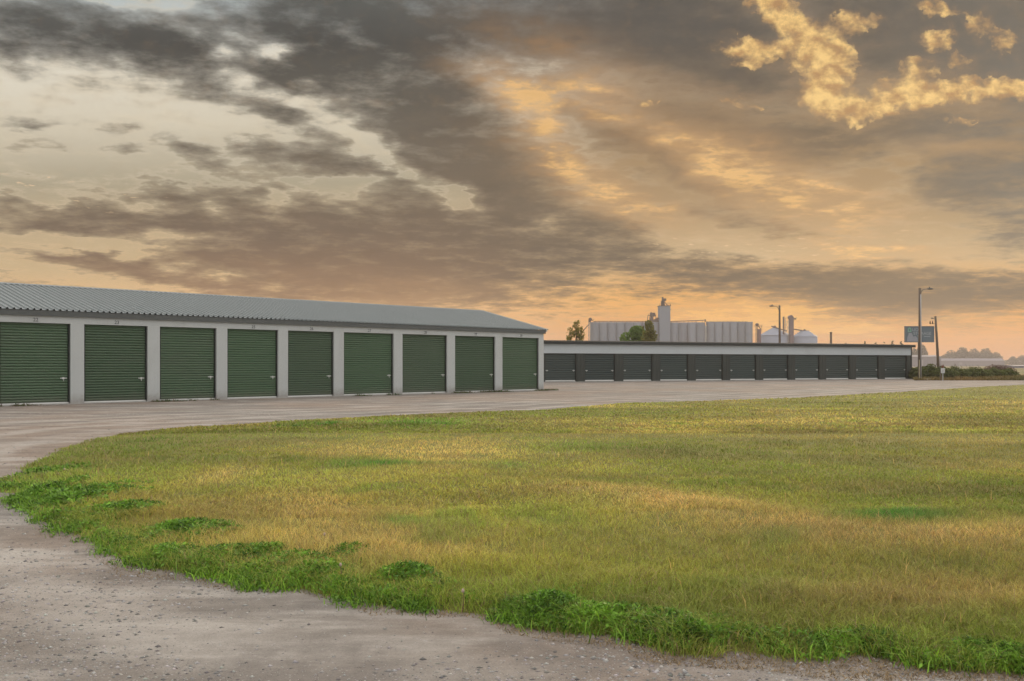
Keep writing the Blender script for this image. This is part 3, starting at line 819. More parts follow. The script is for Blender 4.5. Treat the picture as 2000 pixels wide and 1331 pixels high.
# loose stones on the near gravel
x, y = scatter(60000, 4.0, 30.0, -0.62, 0.62); k = ~inside(x, y) & (rng.random(len(x)) < np.clip((fbm(x * 0.5, y, 1.1, 4) - 0.38) * 4, 0.08, 1)); x, y = x[k], y[k]; n = len(x)
r = 0.0022 + 0.013 * rng.random(n) ** 7 + 0.0003 * y
OCT = np.array([(1, 0, 0), (0, 1, 0), (-1, 0, 0), (0, -1, 0), (0, 0, 1), (0, 0, -0.6)], float)
FT = np.array([(0, 1, 4), (1, 2, 4), (2, 3, 4), (3, 0, 4), (1, 0, 5), (2, 1, 5), (3, 2, 5), (0, 3, 5)])
V = OCT[None] * (0.6 + 0.7 * rng.random((n, 6, 1))) * r[:, None, None] * np.array([1.2, 1, 0.7])
V += np.stack([x, y, 0.035 * (fbm(x, y, 9.0, 3) - 0.5)], 1)[:, None]
T = (np.arange(n)[:, None, None] * 6 + FT[None]).reshape(-1, 3)
g = 0.13 + 0.30 * rng.random((n, 1)); C = np.repeat(g * np.array([1.0, 0.93, 0.87]) * (1 + 0.1 * (rng.random((n, 3)) - 0.5)), 6, 0)
raw_mesh('gravel_stones', V.reshape(-1, 3), T, 3, C, leaf_mat('stone_chips', 0.0, 0.9))
tag(bpy.data.objects['gravel_stones'], 'loose grey stone chips scattered over the gravel', 'gravel', kind='stuff')
# ------------------------------------------------------------------ storage buildings
M_TRIM = mat('pale_trim', (0.47, 0.48, 0.465), 0.55, var=0.10, scale=0.8, stretch=(1, 1, 0.25), dirt=((0.26, 0.25, 0.225), 0.35), spec=0.4, splash=((0.22, 0.185, 0.155), 0.6))
M_ROOF = mat('galvanised_roof', (0.205, 0.222, 0.218), 0.5, metal=0.2, var=0.12, scale=0.35, stretch=(2.5, 0.3, 1), dirt=((0.165, 0.178, 0.172), 0.5), spec=0.5)
M_GREEN = mat('green_door_paint', (0.050, 0.100, 0.046), 0.42, var=0.22, scale=0.5, stretch=(0.5, 1, 2.0), dirt=((0.06, 0.085, 0.05), 0.5), spec=0.5, rand=0.18, splash=((0.10, 0.09, 0.065), 0.5))
M_DTEAL = mat('dark_door_paint', (0.022, 0.040, 0.037), 0.42, var=0.2, scale=0.5, stretch=(0.5, 1, 2.0), dirt=((0.036, 0.046, 0.04), 0.4), spec=0.5, rand=0.12)
M_DWALL = mat('dark_wall_sheet', (0.036, 0.043, 0.037), 0.5, var=0.15, scale=0.6, dirt=((0.05, 0.052, 0.045), 0.4), spec=0.4)
M_FASC = mat('pale_fascia', (0.47, 0.50, 0.51), 0.5, var=0.07, scale=0.4, dirt=((0.30, 0.31, 0.31), 0.35), spec=0.4)
M_DTRIM = mat('dark_roof_trim', (0.030, 0.033, 0.031), 0.5, var=0.2)
M_TRACK = mat('black_track', (0.012, 0.016, 0.013), 0.6, var=0.3)  # track colour kept near black, painting in the shadow beside each door
M_STEEL = mat('bright_steel', (0.62, 0.62, 0.60), 0.35, metal=0.8, var=0.1)
M_NUM = mat('number_black', (0.06, 0.06, 0.06), 0.7)
M_CONC = mat('concrete', (0.36, 0.34, 0.31), 0.9, var=0.2, scale=1.5, dirt=((0.22, 0.20, 0.17), 0.6), bump=0.3)
M_SEAL = mat('pale_bottom_seal', (0.66, 0.65, 0.62), 0.6, var=0.15)


def roll_door(x0, x1, z0, z1, y, mat_, pitch=0.1, depth=0.032):
    """corrugated roll-up curtain: bands bowed out between narrow grooves"""
    mb = MB(); n = int(round((z1 - z0) / pitch)); prof = []
    for k in range(n):
        a = z0 + (z1 - z0) * k / n; p_ = (z1 - z0) / n
        for t, dp in ((0.0, 0.0), (0.16, 0.0), (0.26, 0.6), (0.45, 1.0), (0.75, 1.0), (0.93, 0.7)):
            prof.append((a + t * p_, y - depth * dp))
    prof.append((z1, y))
    for (za, ya), (zb, yb) in zip(prof, prof[1:]):
        mb.poly([(x0, ya, za), (x1, ya, za), (x1, yb, zb), (x0, yb, zb)])
    return mb


def make_door(root, x0, x1, z0, z1, ydoor, mat_, number=None, both=False, pitch=0.1):
    sag = random.uniform(-0.004, 0.004)
    d = roll_door(x0 + 0.03, x1 - 0.03, z0 + (0.1 if both else 0.05), z1, ydoor + sag, mat_, pitch).build('roll_up_door', mat_, root)
    bb = MB(); bb.box(x0 + 0.03, x1 - 0.03, ydoor - 0.03, ydoor + 0.02, z0 + 0.002, z0 + 0.048 + (0.05 if both else 0)); bb.build('bottom_bar', M_SEAL, d)
    for xx in (x0, x1 - 0.07):
        t = MB(); t.box(xx + 0.002, xx + 0.068, ydoor - 0.06, ydoor - 0.018, z0 + 0.05, z1 - 0.005); t.build('guide_track', M_TRACK, d)
    zl = z0 + 0.92 + random.uniform(-0.02, 0.02)
    for sgn in ((1, -1) if both else (1,)):
        xl = x1 - 0.34 if sgn > 0 else x0 + 0.10
        lt = MB(); lt.box(xl, xl + 0.24, ydoor - 0.05, ydoor - 0.028, zl, zl + 0.035); lt.box(xl + 0.07, xl + 0.15, ydoor - 0.062, ydoor - 0.0505, zl - 0.02, zl + 0.055)
        lt.tube([(xl + 0.11, ydoor - 0.07, zl - 0.015), (xl + 0.11, ydoor - 0.07, zl - 0.09)], 0.014, 6)
        lt.build('latch', M_STEEL, d)
    if number:
        text_mesh('unit_number', number[0], number[1], M_NUM, root, ((x0 + x1) / 2, -0.006, z1 + number[2]))
    return d


def ribbed_roof(L0, L1, ya, za, yb, zb, pitch, rib, wid):
    """sheet with raised ribs running up the slope"""
    mb = MB(); x = L0; prof = []
    while x < L1 - 1e-6:
        prof += [(x, 0), (x + pitch - 2.2 * wid, 0), (x + pitch - 1.7 * wid, rib), (x + pitch - 0.7 * wid, rib), (x + pitch - 0.2 * wid, 0)]
        x += pitch
    prof.append((x, 0))
    n = Vector((0, -(zb - za), yb - ya)).normalized()
    if n.z < 0: n = -n
    for (xa, ra), (xb, rb) in zip(prof, prof[1:]):
        A, B_, C_, D_ = (Vector((xa, ya, za)) + n * ra, Vector((xb, ya, za)) + n * rb, Vector((xb, yb, zb)) + n * rb, Vector((xa, yb, zb)) + n * ra)
        mb.poly([A, B_, C_, D_] if yb > ya else [B_, A, D_, C_])
    return mb


# --- the near building with the green doors --------------------------------
th = math.atan2(2768 - 1000, F)
LB = empty('storage_building', (1.86, 54.0, 0), math.pi / 2 - th)
tag(LB, 'long pale grey storage building with green roll-up doors and a ribbed metal roof', 'storage building')
W_, HE, HT = 11.0, 3.48, 3.06            # depth, eave, door head
doors = []; xr = -0.41
for k in range(4):
    doors.append((xr - 3.0, xr)); xr -= 3.56
xr = -14.655
for k in range(7):
    doors.append((xr - 2.48, xr)); xr -= 2.985
XL = doors[-1][0] - 0.5
nums = ['30', '29', '28', '27', '26', '25', None, '23', '22', '21', '20']
mb = MB()
mb.box(XL, -0.0, W_ - 0.15, W_, 0, HE)
for xx in (XL, -0.15):
    mb.poly([(xx, 0.16, 0), (xx, W_ - 0.16, 0), (xx, W_ - 0.16, HE), (xx, W_ / 2, HE + W_ / 2 * 0.242 - 0.08), (xx, 0.16, HE)])
    mb.poly([(xx + 0.15, W_ - 0.16, 0), (xx + 0.15, 0.16, 0), (xx + 0.15, 0.16, HE), (xx + 0.15, W_ / 2, HE + W_ / 2 * 0.242 - 0.08), (xx + 0.15, W_ - 0.16, HE)])
mb.build('wall', M_TRIM, LB)
edges = [0.0] + [v_ for d_ in doors for v_ in (d_[1], d_[0])] + [XL]
for k in range(0, len(edges), 2):
    p = MB(); p.box(edges[k + 1], edges[k], 0.0, 0.16, 0.02, HT); o = p.build('pillar', M_TRIM, LB, bevel=0.006)
hd = MB(); hd.box(XL, 0.0, 0.003, 0.16, HT, HE - 0.002); hd.build('header', M_TRIM, LB)
for (a, c), nm in zip(doors, nums):
    make_door(LB, a, c, 0.04, HT, 0.145, M_GREEN, (nm, 0.19, 0.05) if nm else None, pitch=0.102)
sl = MB(); sl.box(XL - 0.1, 0.06, -0.10, W_ + 0.05, -0.06, 0.04); sl.build('foundation_slab', M_CONC, LB)
RZ = HE + 0.055; RR = RZ + (W_ / 2 + 0.06) * 0.242
rf = ribbed_roof(XL - 0.1, 0.12, -0.10, RZ, W_ / 2, RR, 0.229, 0.06, 0.045)
r2 = ribbed_roof(XL - 0.1, 0.12, W_ + 0.10, RZ, W_ / 2, RR, 0.229, 0.06, 0.045)
i0 = len(rf.v); rf.v += r2.v; rf.f += [tuple(i0 + i for i in f) for f in r2.f]
roof = rf.build('roof', M_ROOF, LB)
rc = MB()
for sg in (-1, 1):
    rc.poly([(XL - 0.12, W_ / 2 + sg * 0.2, RR - 0.01), (0.16, W_ / 2 + sg * 0.2, RR - 0.01), (0.16, W_ / 2, RR + 0.06), (XL - 0.12, W_ / 2, RR + 0.06)])
rc.build('ridge_cap', M_ROOF, roof)
ev = MB(); ev.box(XL - 0.1, 0.1, -0.075, -0.002, HE - 0.16, HE + 0.045); ev.build('eave_trim', mat('eave_trim_shade_grey', (0.10, 0.105, 0.10), 0.5), roof)  # trim whose dark tone and height also stand in for shade under the eave
rk = MB()
for (ya, yb) in ((-0.12, W_ / 2), (W_ + 0.12, W_ / 2)):
    za = RZ - 0.1
    zb = RR - 0.1
    q_ = [(0.12, ya, za), (0.12, yb, zb), (0.12, yb, zb + 0.16), (0.12, ya, za + 0.16)]
    rk.poly(q_); rk.poly([(x_ + 0.05, y_, z_) for (x_, y_, z_) in reversed(q_)])
    rk.poly([q_[3], q_[2], (0.17, yb, zb + 0.16), (0.17, ya, za + 0.16)]); rk.poly([q_[1], q_[0], (0.17, ya, za), (0.17, yb, zb)])
    rk.poly([q_[0], q_[3], (0.17, ya, za + 0.16), (0.17, ya, za)])
rk.build('rake_trim', M_TRIM, roof)

# --- the far building with the dark doors -----------------------------------
ph = math.atan2(5113 - 1000, F)
RB = empty('storage_building', (41.65, 96.05, 0), math.pi / 2 - ph)
tag(RB, 'low storage building with dark roll-up doors below a white band', 'storage building')
W2, H1, H2, H3 = 9.0, 2.50, 3.34, 3.53
dd = []; xr = -0.65
for k in range(13):
    dd.append((xr - 3.02, xr)); xr -= 3.868
XL2 = dd[-1][0] - 0.8
mb = MB(); mb.box(XL2, 0, W2 - 0.12, W2, 0, H2)
mb.box(XL2, XL2 + 0.12, 0.2, W2 - 0.123, 0, H2); mb.box(-0.12, 0, 0.2, W2 - 0.123, 0, H2)
mb.build('wall', M_DWALL, RB)
edges = [0.0] + [v_ for d_ in dd for v_ in (d_[1], d_[0])] + [XL2]
for k in range(0, len(edges), 2):
    p = MB(); a, c = edges[k + 1], edges[k]
    p.box(a, c, 0.012, 0.20, 0.0, H1 - 0.004)
    nr = max(1, int((c - a) / 0.23))
    for j in range(nr):
        xc = a + (c - a) * (j + 0.5) / nr; p.box(xc - 0.02, xc + 0.02, -0.012, 0.0115, 0.02, H1 - 0.006)
    p.build('pillar', M_DWALL, RB)
fb = MB(); fb.box(XL2, -0.14, -0.03, 0.20, H1, H2); fb.build('fascia_band', M_FASC, RB)
cn = MB(); cn.box(-0.137, 0.02, -0.035, 0.199, 0.0, H2); cn.build('corner_post', M_DTRIM, RB)
for k, (a, c) in enumerate(dd):
    make_door(RB, a, c, 0.07, H1, 0.17, M_DTEAL, (str(41 - k), 0.24, 0.10) if k < 11 else None, both=True, pitch=0.19)
sl = MB(); sl.box(XL2 - 0.1, 0.1, -0.35, W2 + 0.1, -0.06, 0.045); sl.build('foundation_slab', M_CONC, RB)
rf = ribbed_roof(XL2 - 0.2, 0.3, -0.22, H3 + 0.02, W2 + 0.2, H3 + 0.34, 0.3, 0.03, 0.04)
rf2 = rf.build('roof', mat('brown_grey_roof', (0.10, 0.09, 0.075), 0.6, metal=0.1, var=0.15, scale=0.4), RB)
et = MB(); et.box(XL2 - 0.2, 0.3, -0.25, -0.035, H2 - 0.03, H3 + 0.015); et.build('eave_trim', M_DTRIM, rf2)
er = MB(); er.poly([(0.0, 0.2, H2), (0.0, W2, H2), (0.0, W2, H3 + 0.32), (0.0, 0.2, H3 + 0.04)]); er.poly([(XL2, W2, H2), (XL2, 0.2, H2), (XL2, 0.2, H3 + 0.04), (XL2, W2, H3 + 0.32)])
er.build('gable_panel', M_DWALL, rf2)
# ------------------------------------------------------------------ poles, sign, marker
M_WOOD = mat('weathered_pole_wood', (0.13, 0.095, 0.07), 0.9, var=0.3, scale=2.0, stretch=(6, 6, 0.5), dirt=((0.19, 0.15, 0.12), 0.5))
M_LAMP = mat('grey_lamp_metal', (0.10, 0.095, 0.085), 0.5, var=0.15)
M_PIPE = mat('conduit_grey', (0.45, 0.44, 0.44), 0.45, var=0.1)


def light_pole(name, px, Y, top_py, side, label, conduit=True, base_y=None):
    p0 = at(px, Y=Y); H = zat(top_py, Y)
    r = empty(name, (p0.x, Y, 0)); tag(r, label, 'light pole', 'wooden light poles')
    m = MB(); m.tube([(0, 0, -0.3), (0.02, 0, H * 0.5), (0.0, 0, H)], [0.165, 0.145, 0.115], 12); m.build('pole', M_WOOD, r, smooth=True)
    a = MB(); a.tube([(side * 0.08, 0, H - 0.42), (side * 0.35, 0, H - 0.14), (side * 0.75, 0, H - 0.08)], 0.03, 6)
    a.box(min(side * 0.05, side * 0.14), max(side * 0.05, side * 0.14), -0.06, 0.06, H - 0.52, H - 0.32); arm = a.build('bracket_arm', M_LAMP, r)
    l = MB(); l.lathe([(0.02, 0.10), (0.10, 0.09), (0.17, 0.03), (0.19, -0.03), (0.14, -0.06), (0.05, -0.08)], 12)
    for i, v_ in enumerate(l.v): l.v[i] = (v_[0] * 1.7 + side * 1.0, v_[1], v_[2] + H - 0.08)
    l.tube([(side * 0.95, 0, H + 0.0), (side * 0.95, 0, H + 0.13)], 0.05, 8)
    l.build('lamp_head', M_LAMP, arm, smooth=True)
    if conduit:
        c = MB(); c.tube([(0.03, -0.19, 0), (0.045, -0.165, H * 0.5), (0.03, -0.14, H * 0.93)], 0.035, 6); c.build('conduit', M_PIPE, r, smooth=True)
    return r


lp = light_pole('light_pole', 1796.5, 90.0, 563, 1, 'tall wooden light pole beside the dark-door building, lamp arm pointing right')
g = MB(); g.tube([(-0.13, -0.19, 0), (-0.12, -0.17, 2.0)], 0.045, 6); g.box(-0.28, 0.26, -0.02, 0.02, 4.3, 4.34); g.build('base_guard', mat('pale_guard', (0.36, 0.31, 0.20), 0.7), lp)
light_pole('light_pole', 1522.5, 118.0, 597, -1, 'wooden light pole rising behind the dark storage building, lamp arm to the left', conduit=False)

cp = MB(); cp.box(-0.5, 0.8, -0.4, 0.5, -0.1, 0.16); o = cp.build('concrete_pad', M_CONC, None, bevel=0.02); p_ = at(1806, Y=89.6); o.location = (p_.x, 89.6, 0)
tag(o, 'low pale concrete block at the foot of the tall light pole', 'concrete block')

# dark stub standing behind the dark building
p0 = at(1623, Y=120); H = zat(650, 120)
m = MB(); m.tube([(0, 0, -0.3), (0, 0, H - 0.06)], [0.15, 0.14], 12); o = m.build('short_post', M_WOOD, None, smooth=True)
c_ = MB(); c_.tube([(0, 0, H - 0.06), (0, 0, H + 0.05)], 0.17, 12); c_.build('cap', M_LAMP, o); o.location = (p0.x, 120, 0)
tag(o, 'short dark round post sticking up behind the dark storage building', 'post')

# leaning utility pole
Y = 112.0; p0 = at(1834, Y=Y); Ht = zat(618, Y); xt = at(1827, Y=Y).x - p0.x
r = empty('utility_pole', (p0.x, Y, 0)); tag(r, 'leaning wooden utility pole with insulators beside the blue sign', 'utility pole')
m = MB(); m.tube([(0, 0, -0.3), (xt * 0.5, 0, Ht * 0.5), (xt, 0, Ht)], [0.17, 0.15, 0.12], 12); m.build('pole', M_WOOD, r, smooth=True)
a = MB(); a.tube([(xt, 0, Ht - 0.15), (xt - 0.25, 0, Ht - 0.28), (xt - 0.5, 0, Ht - 0.22)], 0.04, 6); a.tube([(xt - 0.3, 0, Ht - 0.26), (xt - 0.52, 0, Ht - 0.24)], 0.07, 8); a.build('bracket_arm', M_LAMP, r)
zi = zat(632.5, Y)
a = MB(); a.tube([(xt, 0, zi), (xt - 0.68, 0, zi - 0.02)], 0.03, 6); ar = a.build('cross_arm', M_LAMP, r)
for dx in (-0.35, -0.64):
    i_ = MB(); i_.lathe([(0.03, -0.05), (0.09, 0.0), (0.06, 0.08), (0.085, 0.13), (0.05, 0.2), (0.065, 0.25), (0.02, 0.34)], 10, xt + dx, 0)
    i_.v = [(x_, y_, z_ + zi) for (x_, y_, z_) in i_.v]; i_.build('insulator', mat('brown_porcelain', (0.05, 0.03, 0.02), 0.3), ar, smooth=True)

# sign
Y = 128.0; sc_ = Y / F
c0 = at(1795.5, Y=Y); z0, z1 = zat(668, Y), zat(638.5, Y); hw = 27.5 * sc_
S = empty('business_sign', (c0.x, Y, 0)); tag(S, 'blue-grey rectangular business sign on a post behind the tall light pole', 'sign')
M_SIGN = mat('sign_blue_grey', (0.12, 0.155, 0.185), 0.5, var=0.12, scale=0.5, dirt=((0.16, 0.19, 0.21), 0.5))
M_WHT = mat('sign_white', (0.34, 0.36, 0.38), 0.6, var=0.15, scale=2.0)
M_BOXW = mat('box_white', (0.52, 0.53, 0.52), 0.5, var=0.08); M_SGRN = mat('sign_green', (0.20, 0.42, 0.30), 0.5)
M_PALE = mat('sign_pale_shapes', (0.27, 0.28, 0.32), 0.5, var=0.2)
m = MB(); m.box(-hw, hw, -0.12, 0.12, z0, z1); pn = m.build('panel', M_SIGN, S)
fr = MB()
for (xa, xb, za, zb) in ((-hw - 0.07, -hw, z0 - 0.07, z1 + 0.07), (hw, hw + 0.07, z0 - 0.07, z1 + 0.07), (-hw, hw, z1, z1 + 0.07), (-hw, hw, z0 - 0.07, z0)):
    fr.box(xa, xb, -0.16, 0.16, za, zb)
fr.build('frame', mat('sign_frame', (0.16, 0.17, 0.18), 0.5), S)
for xx in (-0.05,):
    m = MB(); m.tube([(xx, 0.05, -0.3), (xx, 0.05, z0)], 0.13, 10); m.build('post', M_LAMP, S)
sx = lambda px: (px - 1795.5) * sc_
sz = lambda py: zat(py, Y)
m = MB(); m.poly([(sx(1771), -0.128, sz(667.5)), (sx(1792), -0.128, sz(667.5)), (sx(1791), -0.128, sz(660)), (sx(1787), -0.128, sz(656.8)), (sx(1783), -0.128, sz(658)), (sx(1780), -0.128, sz(651)), (sx(1774), -0.128, sz(651)), (sx(1773), -0.128, sz(656)), (sx(1771), -0.128, sz(660))])
m.build('picture', M_PALE, pn)
m = MB()
for (a, b_, c_, d_) in ((1772.6, 1774, 642.5, 648.6), (1777.6, 1779, 642.5, 648.6), (1774, 1777.6, 647.4, 648.6)):
    m.box(sx(a), sx(b_), -0.136, -0.124, sz(d_), sz(c_))
m.poly([(sx(1772.2), -0.13, sz(642.5)), (sx(1779.4), -0.13, sz(642.5)), (sx(1775.8), -0.13, sz(640))]); m.build('emblem', M_SGRN, pn)
text_mesh('lettering', 'LIO', 7.0 * sc_ * 1.15, M_WHT, pn, (sx(1787), -0.13, sz(647)))
text_mesh('lettering', 'STORAGE', 7.2 * sc_ * 1.1, M_WHT, pn, (sx(1800.5), -0.13, sz(654.3)))
m = MB(); m.box(sx(1804), sx(1816), -0.132, -0.124, sz(658), sz(657)); m.build('underline', M_WHT, pn)

# utility marker by the yard corner
Y = 86.0; p0 = at(1841.5, Y=Y)
r = empty('meter_box', (p0.x, Y, 0)); tag(r, 'small white utility box on a thin post at the edge of the yard', 'utility box')
m = MB(); m.tube([(0, 0, -0.1), (0, 0, 0.72)], 0.035, 8); m.build('post', M_PIPE, r)
m = MB(); m.box(-0.15, 0.15, -0.09, 0.09, 0.72, 1.18); bx = m.build('box', M_BOXW, r, bevel=0.015)
m = MB(); m.tube([(0, 0, 1.18), (0.0, 0, 1.36), (0.05, 0, 1.52)], [0.07, 0.09, 0.03], 8); m.tube([(-0.02, 0, 1.2), (-0.18, 0, 1.38)], 0.03, 6); m.build('cap', mat('rust_red', (0.16, 0.06, 0.04), 0.8), r)
m = MB(); m.box(-0.09, 0.09, -0.1, -0.091, 0.86, 1.08); m.build('meter_face', M_PIPE, bx)
o = MB(); o.tube([(0, 0, -0.2), (0.05, 0, 1.05)], [0.06, 0.05], 8); o2 = o.build('fence_post', M_WOOD, None); o2.location = (at(1836.5, Y=88).x, 88, 0)
tag(o2, 'short brown fence post just left of the white utility box', 'fence post')

# ------------------------------------------------------------------ trees and shrubs
LEAF = leaf_mat('tree_leaves', 0.35)
M_BARK = mat('bark', (0.075, 0.055, 0.04), 0.9, var=0.3, scale=4)


def crown_points(n, lobes, gap=0.42):
    """points through several lobes, thinned by noise so that sky shows through"""
    out = []
    tot = sum(l[3] * l[4] * l[5] for l in lobes)
    for (cx, cy, cz, a, b_, c_) in lobes:
        k = int(n * a * b_ * c_ / tot * 1.8)
        d = rng.normal(size=(k, 3)); d /= np.linalg.norm(d, axis=1)[:, None]
        rr = rng.random(k) ** 0.45
        p = d * rr[:, None] * [a, b_, c_] + [cx, cy, cz]
        s = max(a, c_) * 0.42
        f_ = (vnoise(p[:, 0] + p[:, 1] * 0.7, p[:, 2] - p[:, 1] * 0.5, s) + vnoise(p[:, 0] * 1.3 + 9, p[:, 2] + 4, s * 0.45)) / 2
        out.append(p[f_ > gap])
    return np.concatenate(out)


def tree(name, loc, H, lobes, n, leaf, cols, label, cat='tree', group=None, gap=0.42, trunk_r=0.14, smat=None):
    r = empty(name, loc); tag(r, label, cat, group)
    top = max(l[2] for l in lobes)
    m = MB(); m.tube([(0, 0, -0.3), (0.03 * H, 0, top * 0.3), (0.0, 0.02 * H, top * 0.62), (0.02 * H, 0, top)], [trunk_r, trunk_r * 0.8, trunk_r * 0.5, trunk_r * 0.15], 8)
    for (cx, cy, cz, a, b_, c_) in lobes:
        m.tube([(0.02 * H, 0, cz * 0.35), (cx * 0.5, cy * 0.5, cz * 0.65), (cx, cy, cz + 0.4 * c_)], [trunk_r * 0.5, trunk_r * 0.35, trunk_r * 0.1], 6)
    m.build('trunk', M_BARK, r, smooth=True)
    P = crown_points(n, lobes, gap)
    k = vnoise(P[:, 0] + P[:, 1], P[:, 2], H * 0.09); g = (np.clip(k * 0.7 + 0.5 * rng.random(len(P)) - 0.1, 0, 1))[:, None]
    tint = np.array(cols[0])[None] * (1 - g) + np.array(cols[1])[None] * g
    V, Q, C = leaves_geo(P, leaf * (0.6 + 0.8 * rng.random(len(P))), tint, up=0.4)
    raw_mesh('crown', V, Q, 4, C, LEAF, r)
    return r


# left poplar-like tree, golden green and loose
Y = 128.0; p0 = at(1124, Y=Y); s_ = Y / F
tree('tree', (p0.x, Y, 0), 8.0, [(0.25, 0, zat(645, Y), 0.75, 0.8, 1.4), (-0.75, 0.2, zat(655, Y), 0.5, 0.6, 1.2), (0.75, 0, zat(655, Y), 0.6, 0.6, 1.1), (-0.9, 0, zat(664, Y), 0.5, 0.6, 0.8), (0.0, 0, zat(664, Y), 1.3, 1.0, 1.0), (0, 0, 3.6, 1.5, 1.3, 1.3)],
     5200, 0.23, ((0.15, 0.145, 0.025), (0.36, 0.28, 0.05)), 'loose golden-green tree behind the dark building, between green-door building and silos', gap=0.5)
Y = 140.0; p0 = at(1243, Y=Y)
tree('tree', (p0.x, Y, 0), 7.6, [(0.1, 0, zat(651, Y), 1.3, 1.2, 1.2), (-1.35, 0, zat(661, Y), 1.25, 1.1, 1.0), (1.0, 0, zat(660, Y), 1.2, 1.1, 1.1), (0, 0, 3.8, 2.3, 1.7, 1.6)],
     10000, 0.25, ((0.075, 0.15, 0.025), (0.24, 0.34, 0.055)), 'round dark green tree in front of the left silos', gap=0.4)
Y = 133.0; p0 = at(1268, Y=Y)
tree('tree', (p0.x, Y, 0), 8.2, [(-0.1, 0, zat(645, Y), 0.95, 0.9, 1.45), (0.55, 0, zat(657, Y), 0.75, 0.8, 0.9), (-0.5, 0, zat(660, Y), 0.8, 0.8, 0.8), (0, 0, 3.8, 1.3, 1.2, 1.6)],
     5200, 0.23, ((0.11, 0.12, 0.022), (0.30, 0.25, 0.045)), 'taller olive-gold tree beside the concrete headhouse, right of the round dark green one', gap=0.46)

# shrubs at the end of the yard
SH = [(1790, 96, 0.9, 1.2, 'small olive shrub between the dark building and the tall light pole'), (1806, 95, 1.0, 1.5, 'green shrub just right of the tall light pole'),
      (1822, 94, 1.25, 1.75, 'tallest dark green shrub, at the foot of the leaning utility pole'), (1846, 93, 1.25, 1.35, 'olive shrub directly behind the white utility box'),
      (1868, 95, 1.3, 1.45, 'dark green shrub in the middle of the hedge row'), (1892, 96, 1.3, 1.30, 'low wide shrub left of the brown brush pile'),
      (1916, 96, 1.3, 1.35, 'dark shrub in front of the brown brush pile'), (1940, 97, 1.3, 1.25, 'dark shrub at the right foot of the brown brush pile'), (1964, 98, 1.2, 1.0, 'last low green shrub at the right end of the hedge row')]
for (px, Y, wd, h, lb) in SH:
    p0 = at(px, Y=Y); r = empty('shrub', (p0.x, Y, 0)); tag(r, lb, 'shrub', 'shrubs at the end of the yard')
    m = MB()
    for k in range(5):
        m.tube([(0, 0, -0.05), (random.uniform(-.5, .5) * wd, random.uniform(-.3, .3), h * 0.4), (random.uniform(-.8, .8) * wd, random.uniform(-.5, .5), h * random.uniform(0.8, 1.2))], [0.03, 0.02, 0.008], 5)
    m.build('stem', M_BARK, r)
    h *= random.uniform(0.85, 1.15)
    P = crown_points(2600, [(random.uniform(-.4, .4) * wd, 0, h * 0.75, wd * 0.4, 0.5, h * 0.32), (0, 0, h * 0.42, wd, 0.9, h * 0.48), (-wd * 0.45, 0, h * 0.4, wd * 0.6, 0.8, h * 0.5), (wd * 0.4, -0.2, h * 0.35, wd * 0.7, 0.8, h * 0.45)], 0.43)
    P = P[P[:, 2] > 0.02]; g = np.clip(P[:, 2:3] * 0 + 0.5 * rng.random((len(P), 1)) + 0.5 * vnoise(P[:, 0] + px, P[:, 2], 0.5)[:, None], 0, 1)
    V, Q, C = leaves_geo(P, 0.12 + 0.1 * rng.random(len(P)), np.array([0.06, 0.085, 0.02])[None] * (1 - g) + np.array([0.16, 0.17, 0.045])[None] * g)
    raw_mesh('foliage', V, Q, 4, C, LEAF, r)
# brush pile: dry brown branches
Y = 101.0; p0 = at(1952, Y=Y); r = empty('brush_pile', (p0.x, Y, 0)); tag(r, 'heap of dry brown brush above the right end of the hedge row', 'brush pile')
m = MB()
for k in range(150):
    a = random.uniform(-1.7, 1.7); zt = 1.55 - 0.35 * abs(a) + random.uniform(-0.25, 0.1); b_ = random.uniform(-0.7, 0.7)
    m.tube([(a - random.uniform(-.6, .6), b_, 0.1 + random.random() * 0.6), (a, b_ * 0.6, zt * 0.8), (a + random.uniform(-.5, .5), b_ * 0.3, zt)], [0.03, 0.02, 0.008], 4)
m.build('branches', mat('dry_branch', (0.15, 0.085, 0.06), 0.9, var=0.3), r)
P = crown_points(2200, [(-0.6, 0, 0.85, 1.2, 0.8, 0.7), (0.6, 0, 0.75, 1.3, 0.8, 0.62)], 0.38); g = rng.random((len(P), 1))
V, Q, C = leaves_geo(P, 0.13, np.array([0.10, 0.06, 0.045])[None] * (1 - g) + np.array([0.2, 0.12, 0.085])[None] * g); raw_mesh('dead_leaves', V, Q, 4, C, LEAF, r)
m = MB(); m.tube([(0, 0, -0.2), (-0.75, 0, 1.62)], [0.045, 0.03], 6); o = m.build('leaning_stake', M_PIPE, None); o.location = (at(1885, Y=97).x, 97, 0)
tag(o, 'thin pale stake leaning out of the hedge row', 'stake')

# rough grass strip in front of the hedge (uncountable)
x = rng.uniform(36, 75, 40000); y = 91.0 + rng.uniform(-2.5, 9, 40000) + (x - 40) * 0.0
px_, py_ = pxy(x, y); k = (px_ > 1785) & (px_ < 2150) & (py_ < 748); x, y = x[k], y[k]; n = len(x)
g = fbm(x, y, 2.5, 3)[:, None]
V, T, C = blades_geo(x, y, np.full(n, -0.03), 0.2 + 0.8 * rng.random(n) ** 2 * fbm(x, y, 3, 2), 0.05 + 0.04 * rng.random(n), 0.3 + 0.6 * rng.random(n), (np.array([0.06, 0.085, 0.02]) * (1 - g) + np.array([0.26, 0.16, 0.06]) * g) * (0.7 + 0.6 * rng.random((n, 1))))
raw_mesh('rough_grass', V, T, 3, C, GR); tag(bpy.data.objects['rough_grass'], 'unmown rough grass around the shrubs at the yard end', 'grass', kind='stuff')
